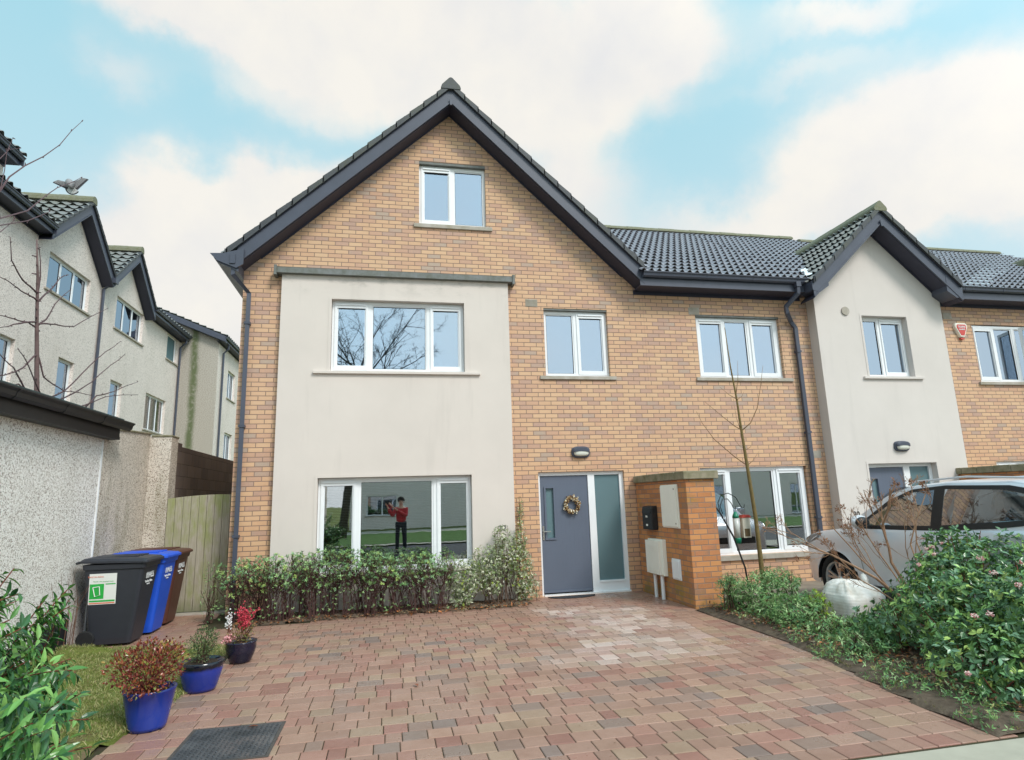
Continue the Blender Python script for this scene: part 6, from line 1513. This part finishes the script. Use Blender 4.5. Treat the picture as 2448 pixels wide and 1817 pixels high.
# ---- lawn grass, moss at the edges, fallen leaves
def grass(poly_pts, label, h=(.02, .05), pal=[(146, 148, 88), (126, 136, 74), (160, 158, 104), (166, 152, 110), (110, 124, 64)], wd=.0055, name='grass'):
    n = len(poly_pts); P = np.array(poly_pts); D = nrm(rdir(n)*.75+np.array([0, 0, .8])); L_ = rng.uniform(*h, n)
    o = leaves(P, D, rdir(n), L_, wd, pick(pal, n), .25, 0).build(name, LM); tag(o, label, 'grass', kind='stuff'); return o
def inpoly2(poly, x, y):
    c = False; j = len(poly)-1
    for i in range(len(poly)):
        if (poly[i][1] > y) != (poly[j][1] > y) and x < (poly[j][0]-poly[i][0])*(y-poly[i][1])/(poly[j][1]-poly[i][1])+poly[i][0]: c = not c
        j = i
    return c
lz = lambda x, y: .03*(.6*noise.noise(Vector((x*2.2, y*2.2, 1)))+.5*noise.noise(Vector((x*7, y*7, 2)))+.6)+lawn_rise(x, y)-.012
pts = []
while len(pts) < 52000:
    x = random.uniform(-7.97, -5.85); y = random.uniform(-8.0, -1.7)
    if not inpoly2(LAWN, x, y): continue
    dn = noise.noise(Vector((x*1.6, y*1.6, 9)))+.35*noise.noise(Vector((x*5, y*5, 3)))
    if dn < -.12 and random.random() < .86: continue
    e = min(1, max(.1, min(abs(x+5.92+.0), abs(x+7.97), abs(y+1.8))/.2)); pts.append((x, y, lz(x, y)*e))
grass(pts, 'short patchy winter grass of the small lawn beside the pots')
bz = lambda x, y: .01
pts = []
while len(pts) < 14000:
    x = random.uniform(-.35, .55); y = random.uniform(-6.6, -2.0)
    xr = XR(y); 
    if not (xr-.01 < x < xr+.28): continue
    if random.random() > math.exp(-(x-xr)/.16): continue
    if noise.noise(Vector((x*4, y*3, 5))) < -.15: continue
    pts.append((x, y, .008+.05*(x-xr)))
grass(pts, 'mossy grass along the edge between the paving and the planting bed', (.012, .034), [(128, 124, 62), (146, 136, 86), (104, 108, 52), (156, 142, 100)], .006)
# leaf litter: flat dead leaves under the shrubs
n = 5200; P = []
while len(P) < n:
    if random.random() < .7:
        x = random.uniform(.0, 1.5); y = random.uniform(-6.5, -2.0)
        if x < XR(y)+.03 or x > XR(y)+1.1: continue
        P.append((x, y, .055+random.uniform(0, .04)))
    else: P.append((random.uniform(-6.3, -2.1), random.uniform(-.85, -.2), .03))
P = np.array(P); D = nrm(rng.normal(0, 1, (n, 3))*np.array([1, 1, .25])); L_ = rng.uniform(.025, .07, n)
o = leaves(P, D, rdir(n, 3), L_, L_*.45, pick([(116, 84, 62), (142, 102, 74), (84, 64, 52), (176, 112, 70), (140, 124, 98)], n, None, .25)).build('leaf_litter', LM); tag(o, 'brown leaf litter on the soil of the planting beds', 'leaf litter', kind='stuff')
for i, (x, y, lb) in enumerate([(-5.22, -5.02, 'curled orange-brown leaf lying on the chequer-plate cover'), (-3.95, -4.38, 'reddish leaf on the paving in the middle of the drive'), (-.02, -5.35, 'orange leaf on the paving by the right-hand bed'), (-1.3, -2.2, 'tiny brown leaf on the pale washed paving patch'), (-.9, -3.2, 'small tan leaf on the paving below the pale patch'), (-4.45, -3.55, 'small dark leaf near the middle of the drive'), (-5.75, -4.45, 'small brown leaf beside the tall blue pot'), (.22, -4.55, 'bright orange leaf in the bed edge')]):
    l = leaves([(x, y, .012)], [(math.cos(i*2), math.sin(i*2), .12)], [(0, 0.2, 1)], .075 if i in (0, 1, 2, 7) else .035, .035 if i in (0, 1, 2, 7) else .016, [srgb(150, 84, 56) if i != 5 else srgb(60, 44, 40)], .12, .2, True)
    tag(l.build('fallen_leaf', LM), lb, 'leaf', 'fallen leaves on the drive')
tufted('ground_cover', 'straggly low green plants filling the gaps of the right-hand bed', 'ground cover', [(.34+.12*math.sin(k*2.1)-.035*k*(k > 5), -2.25-.3*k, .07, .20, .24, .08) for k in range(15)], 5200, (.02, .045), .3, G1+[(150, 150, 90)], None, tuft=4, up=.5, shell=.1)['kind'] = 'stuff'
P = []
for k in range(420):
    x = random.uniform(-5.8, -.1); y = random.uniform(-6.4, -.9)
    if x < XR(y)-.02 and random.random() < .35+.65*math.exp(-abs(x-XR(y))/.5)+.3*math.exp(-abs(x+5.8)/.5): P.append((x, y, .006))
o = leaves(P, nrm(rng.normal(0, 1, (len(P), 3))*np.array([1, 1, .1])), rdir(len(P), 3), rng.uniform(.008, .028, len(P)), .009, pick([(110, 84, 60), (76, 62, 50), (60, 52, 46), (140, 116, 84)], len(P))).build('debris', LM); tag(o, 'scattered bits of twig and leaf on the paving blocks', 'debris', kind='stuff')
# ---- small wild plants at the corner downpipe
tufted('weed', 'thin wispy weed growing against the corner of the brick house', 'plant', [(-6.72, -.35, .25, .12, .15, .25), (-6.68, -.4, .62, .10, .1, .22)], 260, (.02, .04), .4, G1, None, stems=14, up=.6, shell=.2)
t = thing('dry_stems', 'thin dry upright stems beside the black bin', 'plant', (-7.88, -2.0, 0)); mb = MB()
for k in range(9): x = -7.84+random.gauss(0, .03); y = -1.95+random.gauss(0, .12); mb.tube([(x, y, .05), (x+random.gauss(0, .03), y+random.gauss(0, .04), .5), (x+random.gauss(0, .06), y+random.gauss(0, .08), random.uniform(.6, 1.0))], [.004, .003, .0015], 4)
mb.build('stems', stemc('dry_stem', (120, 84, 66)), t)
# ================================================================== bird in flight
def UPY(px, py, Y): d = pdir(px, py); k = (Y-CAM.y)/d.y; return CAM+d*k
bc = UPY(158, 404, -2.0); bird = thing('bird', 'grey and white pigeon in flight with wings spread over the pale houses', 'bird', tuple(bc))
fm_ = noisy('pigeon_grey', srgb(150, 148, 150), .8, .25, 60); dkf = noisy('pigeon_dark', srgb(70, 66, 70), .8, .2, 50); whf = noisy('pigeon_white', srgb(222, 222, 222), .8, .1, 50)
def E(u, v, w=0): return bc+(rt*u+up*v+fw*w)*.78          # laid out round its own centre, real size
mb = MB(); b = []
for i, (t_, r) in enumerate([(-.02, .006), (0, .028), (.04, .042), (.09, .05), (.14, .045), (.19, .028), (.23, .012)]):
    c = E(-.07+t_*.45, .09-t_*.62, -t_*.35); b.append((c, r))
mb.tube([x[0] for x in b], [x[1] for x in b], 10); mb.build('body', fm_, bird, smooth=True)
mb = MB(); mb.tube([E(-.085, .10, .01), E(-.095, .107, .012), E(-.108, .104, .014)], [.012, .008, .002], 6); mb.build('beak', dkf, bird)
def feathers(rt0, tipv, chord, n, mat, nm, wdt):
    for pm, k0, k1, mt in ((nm, 0, .72, mat), (nm+'_tip', .72, 1, dkf)):
        mb = MB()
        for k in range(n):
            s = k/(n-1); p = rt0.lerp(tipv, s*.8); d = (tipv-rt0)*(.10+s*.28)+chord*(2.0-s*1.2); 
            side = d.cross(fw).normalized()*wdt*.5; a = p+d*k0; c = p+d*k1
            w0 = 1 if k0 == 0 else .9
            mb.prism([a-side*w0, a+side*w0, c+side*(.9 if k1 < 1 else .35), c-side*(.9 if k1 < 1 else .35)], fw*.003)
        mb.build(pm, mt, bird)
feathers(E(-.02, .045), E(.15, .155, .06), (up*-.050+rt*.030), 14, fm_, 'right_wing', .026)
feathers(E(-.055, .055), E(-.24, .075, -.05), (up*-.045-rt*.01), 14, fm_, 'left_wing', .026)
mb = MB(); 
for k in range(9):
    a = R(-60+15*k-35+20); d = rt*math.sin(a)+up*-math.cos(a); o = E(.0, -.02); sd = d.cross(fw).normalized()*.012
    mb.prism([o-sd*.5, o+sd*.5, o+d*.085+sd, o+d*.085-sd], fw*.003)
mb.build('tail', whf, bird)
mb = MB()
for k in range(9):
    a = R(-60+15*k-35+20); d = rt*math.sin(a)+up*-math.cos(a); o = E(.0, -.02); sd = d.cross(fw).normalized()*.013
    mb.prism([o+d*.086-sd, o+d*.086+sd, o+d*.10+sd*.8, o+d*.10-sd*.8], fw*.003)
mb.build('tail_band', dkf, bird)
# ================================================================== what stands behind the camera and shows in the windows
class FrN(Fr):
    def p(s, u, d, z): return (u, s.b+d, z)
mb = MB(); mb.quad((-60, -15.2, .0), (60, -15.2, .0), (60, -14.52, .0), (-60, -14.52, .0)); struct(mb.build('far_pavement', conc))
mb = MB(); mb.quad((-60, -24, .01), (60, -24, .01), (60, -15.22, .01), (-60, -15.22, .01)); struct(mb.build('green', noisy('mown_green', srgb(92, 118, 66), .95, .3, 2, .1, .3)))
mb = MB(); mb.quad((-60, -27, .0), (60, -27, .0), (60, -24.02, .0), (-60, -24.02, .0)); struct(mb.build('far_drive', conc))
PR = render_mat('pale_far_render', (244, 236, 230)); RT = tile_mat('brown_roof_tile', .2, (120, 92, 74))
def far_house(x0, x1, yb, label, roofm, ze=5.0, gable=True):
    h = thing('house', label, 'house', ((x0+x1)/2, yb-4, 0), 'pale houses across the road')
    fr = FrN('n', yb); xc = (x0+x1)/2; s = .8
    wins = [(x0+1, x0+2.6, 3.2, 4.4), (x1-2.6, x1-1, 3.2, 4.4), (x0+1, x0+3, .8, 2.1), (x1-2.0, x1-1.0, 0, 2.1)]
    mb = MB(); wall_strips(mb, fr, x0, x1, -.1, (lambda u: ze+s*((x1-x0)/2-abs(u-xc))) if gable else (lambda u: ze), wins, (xc,), reveal=.1)
    for x in (x0, x1): mb.quad((x, yb, -.1), (x, yb-8, -.1), (x, yb-8, ze), (x, yb, ze))
    mb.build('wall', PR, h)
    for (a, b, c, d) in wins: window(h, fr, a, b, c, d, -.07, [(a+.1, (a+b)/2-.05, 'f'), ((a+b)/2+.05, b-.1, 'f')], 'glass', (a-.1, b+.1, .05, .06), back='room')
    mb = MB(); w = (x1-x0)/2+.3; zr = ze+s*(x1-x0)/2+.1
    if gable:
        for sg in (-1, 1): mb.prism([(xc, yb+.3, zr), (xc+sg*w, yb+.3, zr-s*w), (xc+sg*w, yb-8, zr-s*w), (xc, yb-8, zr)], (0, 0, .12))
    else:
        mb.prism([(x0-.2, yb+.4, ze-.1), (x1+.2, yb+.4, ze-.1), (x1+.2, yb-4, ze+2.7), (x0-.2, yb-4, ze+2.7)], (0, 0, .12)); mb.prism([(x0-.2, yb-8.4, ze-.1), (x1+.2, yb-8.4, ze-.1), (x1+.2, yb-4, ze+2.7), (x0-.2, yb-4, ze+2.7)], (0, 0, .12))
    mb.build('roof', roofm, h)
far_house(-19, -8.5, -29, 'pale house with a brown tiled roof across the road, reflected in the left pane', RT, 4.6, False)
far_house(-6.5, 3.5, -31, 'wide pale gabled house across the road, reflected in the middle of the bay window', M['tile'], 5.2, True)
far_house(7, 15, -29, 'pale gabled house across the road to the right, reflected in the neighbouring window', M['tile'], 5.2, True)
far_house(16, 26, -29, 'long pale house across the road at the far right of the reflections', RT, 5.2, False)
# tree whose twigs fill the upper window
t = thing('reflected_tree', 'large leafless tree on the green across the road, mirrored in the upper bay window', 'tree', (-6.4, -21, 0))
mb = MB(); mb.tube([(-6.3, -21, 0), (-6.0, -21, 3), (-5.7, -21, 5.2), (-5.5, -21, 8.5)], [.22, .18, .14, .09], 10); mb.build('trunk', noisy('far_bark', srgb(92, 80, 70), .9, .3, 6), t, smooth=True)
mb = MB(); st_ = random.getstate(); random.seed(5)
for k in range(15):
    a = 2*math.pi*k/15+random.random()*.5; z0 = random.uniform(4.6, 8.4); el = random.uniform(.25, 1.1); l = random.uniform(3.2, 5.2)
    p = Vector((-5.6, -21, z0)); branchy(mb, p, p+Vector((math.cos(a)*math.cos(el), math.sin(a)*math.cos(el)*.7, math.sin(el)))*l,   .06, .014, 4, 4, .62, .1, 5, .15, None, 5, .3)
random.setstate(st_); mb.build('branches', stemc('far_twig', (88, 78, 72)), t)
car2 = make_car(-.4, -13.6, R(0), 'silver car parked across the road, seen only as a reflection', CARM.m)
# photographer in a red jacket beside the lens, seen only in the window
def skinned(name, verts, edges, radii, mat, parent, root=0):
    me = bpy.data.meshes.new(name); me.from_pydata(verts, edges, []); o = bpy.data.objects.new(name, me); COL.objects.link(o)
    o.modifiers.new('skin', 'SKIN'); sv = me.skin_vertices[0].data
    for i, r in enumerate(radii): sv[i].radius = (r if isinstance(r, tuple) else (r, r)); sv[i].use_root = (i == root)
    m = o.modifiers.new('s', 'SUBSURF'); m.levels = m.render_levels = 2
    me.materials.append(mat); o.parent = parent
    if parent: o.matrix_parent_inverse = Matrix.Translation(parent.matrix_world.translation).inverted()
    return o
pr_ = thing('person', 'person in red jacket and dark trousers holding up a phone, seen mirrored in the window', 'person', (-3.75, -10.55, 0))
X0, Y0 = -3.75, -10.55
skin = Mat('skin', srgb(214, 168, 142), .55).m
J = lambda x, y, z: (X0+x, Y0+y, z)
bv = [J(0, 0, .93), J(0, 0, 1.10), J(0, .01, 1.28), J(0, 0, 1.42), J(0, .01, 1.50), J(0, .02, 1.60), J(0, .03, 1.68),
      J(-.17, 0, 1.40), J(-.27, .08, 1.17), J(-.42, .20, 1.42), J(-.46, .24, 1.50), J(.17, 0, 1.40), J(.15, .14, 1.16), J(-.14, .26, 1.36), J(-.32, .31, 1.51),
      J(-.10, 0, .90), J(-.11, .02, .50), J(-.12, -.01, .10), J(-.12, .12, .04), J(.10, 0, .90), J(.11, .02, .50), J(.12, -.01, .10), J(.12, .12, .04)]
be = [(0, 1), (1, 2), (2, 3), (3, 4), (4, 5), (5, 6), (3, 7), (7, 8), (8, 9), (9, 10), (3, 11), (11, 12), (12, 13), (13, 14), (0, 15), (15, 16), (16, 17), (17, 18), (0, 19), (19, 20), (20, 21), (21, 22)]
br_ = [(.14, .10), (.13, .095), (.15, .105), (.11, .08), .05, (.075, .088), (.06, .07), .055, .045, .034, .028, .055, .045, .034, .028, .08, .055, .04, .03, .08, .055, .04, .03]
skinned('body', bv, be, br_, skin, pr_)
jv = bv[:4]+bv[7:10]+bv[11:14]; je = [(0, 1), (1, 2), (2, 3), (3, 4), (4, 5), (5, 6), (3, 7), (7, 8), (8, 9)]
skinned('jacket', jv, je, [(.175, .13), (.165, .125), (.185, .135), (.135, .10), .078, .066, .052, .078, .066, .052], Mat('red_jacket', srgb(190, 40, 44), .7).m, pr_)
tv = [J(0, 0, .95), bv[15], bv[16], J(-.12, -.01, .09), bv[19], bv[20], J(.12, -.01, .09)]
skinned('trousers', tv, [(0, 1), (1, 2), (2, 3), (0, 4), (4, 5), (5, 6)], [(.15, .11), .098, .072, .058, .098, .072, .058], Mat('dark_trousers', (.02, .022, .03), .8).m, pr_)
for s in (-1, 1):
    mb = MB(); rings = [[(X0+s*.12+p[0], Y0+.06+p[1], z) for p in rrect(0, 0, hx, hy, 0, .035)] for z, hx, hy in ((0, .05, .14), (.04, .052, .142), (.07, .045, .11), (.10, .04, .06))]
    loft(mb, rings); mb.build('shoe', M['black'], pr_, smooth=True)
mb = MB()
for s in range(90):
    a = random.uniform(0, 2*math.pi); el = random.uniform(.1, 1.55); c = Vector(J(0, .02, 1.66)); d = Vector((math.cos(a)*math.cos(el), math.sin(a)*math.cos(el)-.15, math.sin(el))); mb.tube([c+d*.075, c+d*.112, c+d*.10+Vector((0, -.01, -.05))], [.02, .018, .006], 5)
mb.build('hair', noisy('brown_hair', (.05, .03, .02), .7), pr_, smooth=True)
mb = MB(); f = Vector(J(0, .02, 1.60))
mb.tube([f+Vector((0, .085, .03)), f+Vector((0, .115, -.01)), f+Vector((0, .09, -.02))], [.008, .014, .01], 6); mb.build('nose', skin, pr_, smooth=True)
for s in (-1, 1):
    mb = MB(); mb.lathe([(0, -.01), (.010, -.004), (.010, .004), (0, .008)], tuple(f+Vector((s*.032, .088, .025))), 10, 'y'); mb.build('eye', M['black'], pr_, smooth=True)
    mb = MB(); mb.tube([f+Vector((s*.078, 0, .03)), f+Vector((s*.092, -.012, .01)), f+Vector((s*.08, 0, -.025))], [.01, .014, .008], 6); mb.build('ear', skin, pr_, smooth=True)
mb = MB(); mb.tube([f+Vector((-.025, .086, -.045)), f+Vector((0, .094, -.047)), f+Vector((.025, .086, -.045))], [.003, .006, .003], 6); mb.build('mouth', Mat('lips', srgb(170, 96, 90), .5).m, pr_, smooth=True)
ph = MB(); cx, cy, cz = CAM.x+.02, CAM.y-.03, CAM.z; ph.box(cx-.075, cx+.075, cy-.010, cy-.001, cz-.037, cz+.037); phone = ph.build('phone', M['black'], None, bevel=.002); tag(phone, 'black phone held up sideways by the person in the red jacket', 'phone')
for hand, wr, s in ((0, Vector(bv[10]), -1), (1, Vector(bv[14]), 1)):
    gx = cx-.075*(-s)*-1 if hand == 0 else cx+.075
    palm = Vector((cx+(.085 if hand else -.02), cy-.045, cz-.055 if hand == 0 else cz-.01))
    vs = [tuple(wr), tuple(palm)]; es = [(0, 1)]; rs = [.026, (.034, .018)]
    skinned('palm', vs, es, rs, skin, pr_)
    for k, ln in enumerate((.060, .070, .066, .052)):
        if hand: r0 = palm+Vector((-.0, .0, -.022+.015*k)); pts = [palm, r0, r0+Vector((.012, .030, 0)), r0+Vector((-.012, ln*.62, 0)), r0+Vector((-.028, ln*.62+.004, 0))]
        else: r0 = palm+Vector((-.024+.016*k, 0, .008)); pts = [palm, r0, r0+Vector((0, .028, -.004)), r0+Vector((0, ln*.66, .012)), r0+Vector((0, ln*.66, .03))]
        skinned('finger', [tuple(p) for p in pts], [(0, 1), (1, 2), (2, 3), (3, 4)], [.010, .009, .0085, .008, .007], skin, pr_)
    th_ = [palm, palm+Vector((-.02 if hand else .035, .004, .025)), palm+Vector((-.045 if hand else .045, .022, .035))]
    skinned('thumb', [tuple(p) for p in th_], [(0, 1), (1, 2)], [.012, .010, .008], skin, pr_)
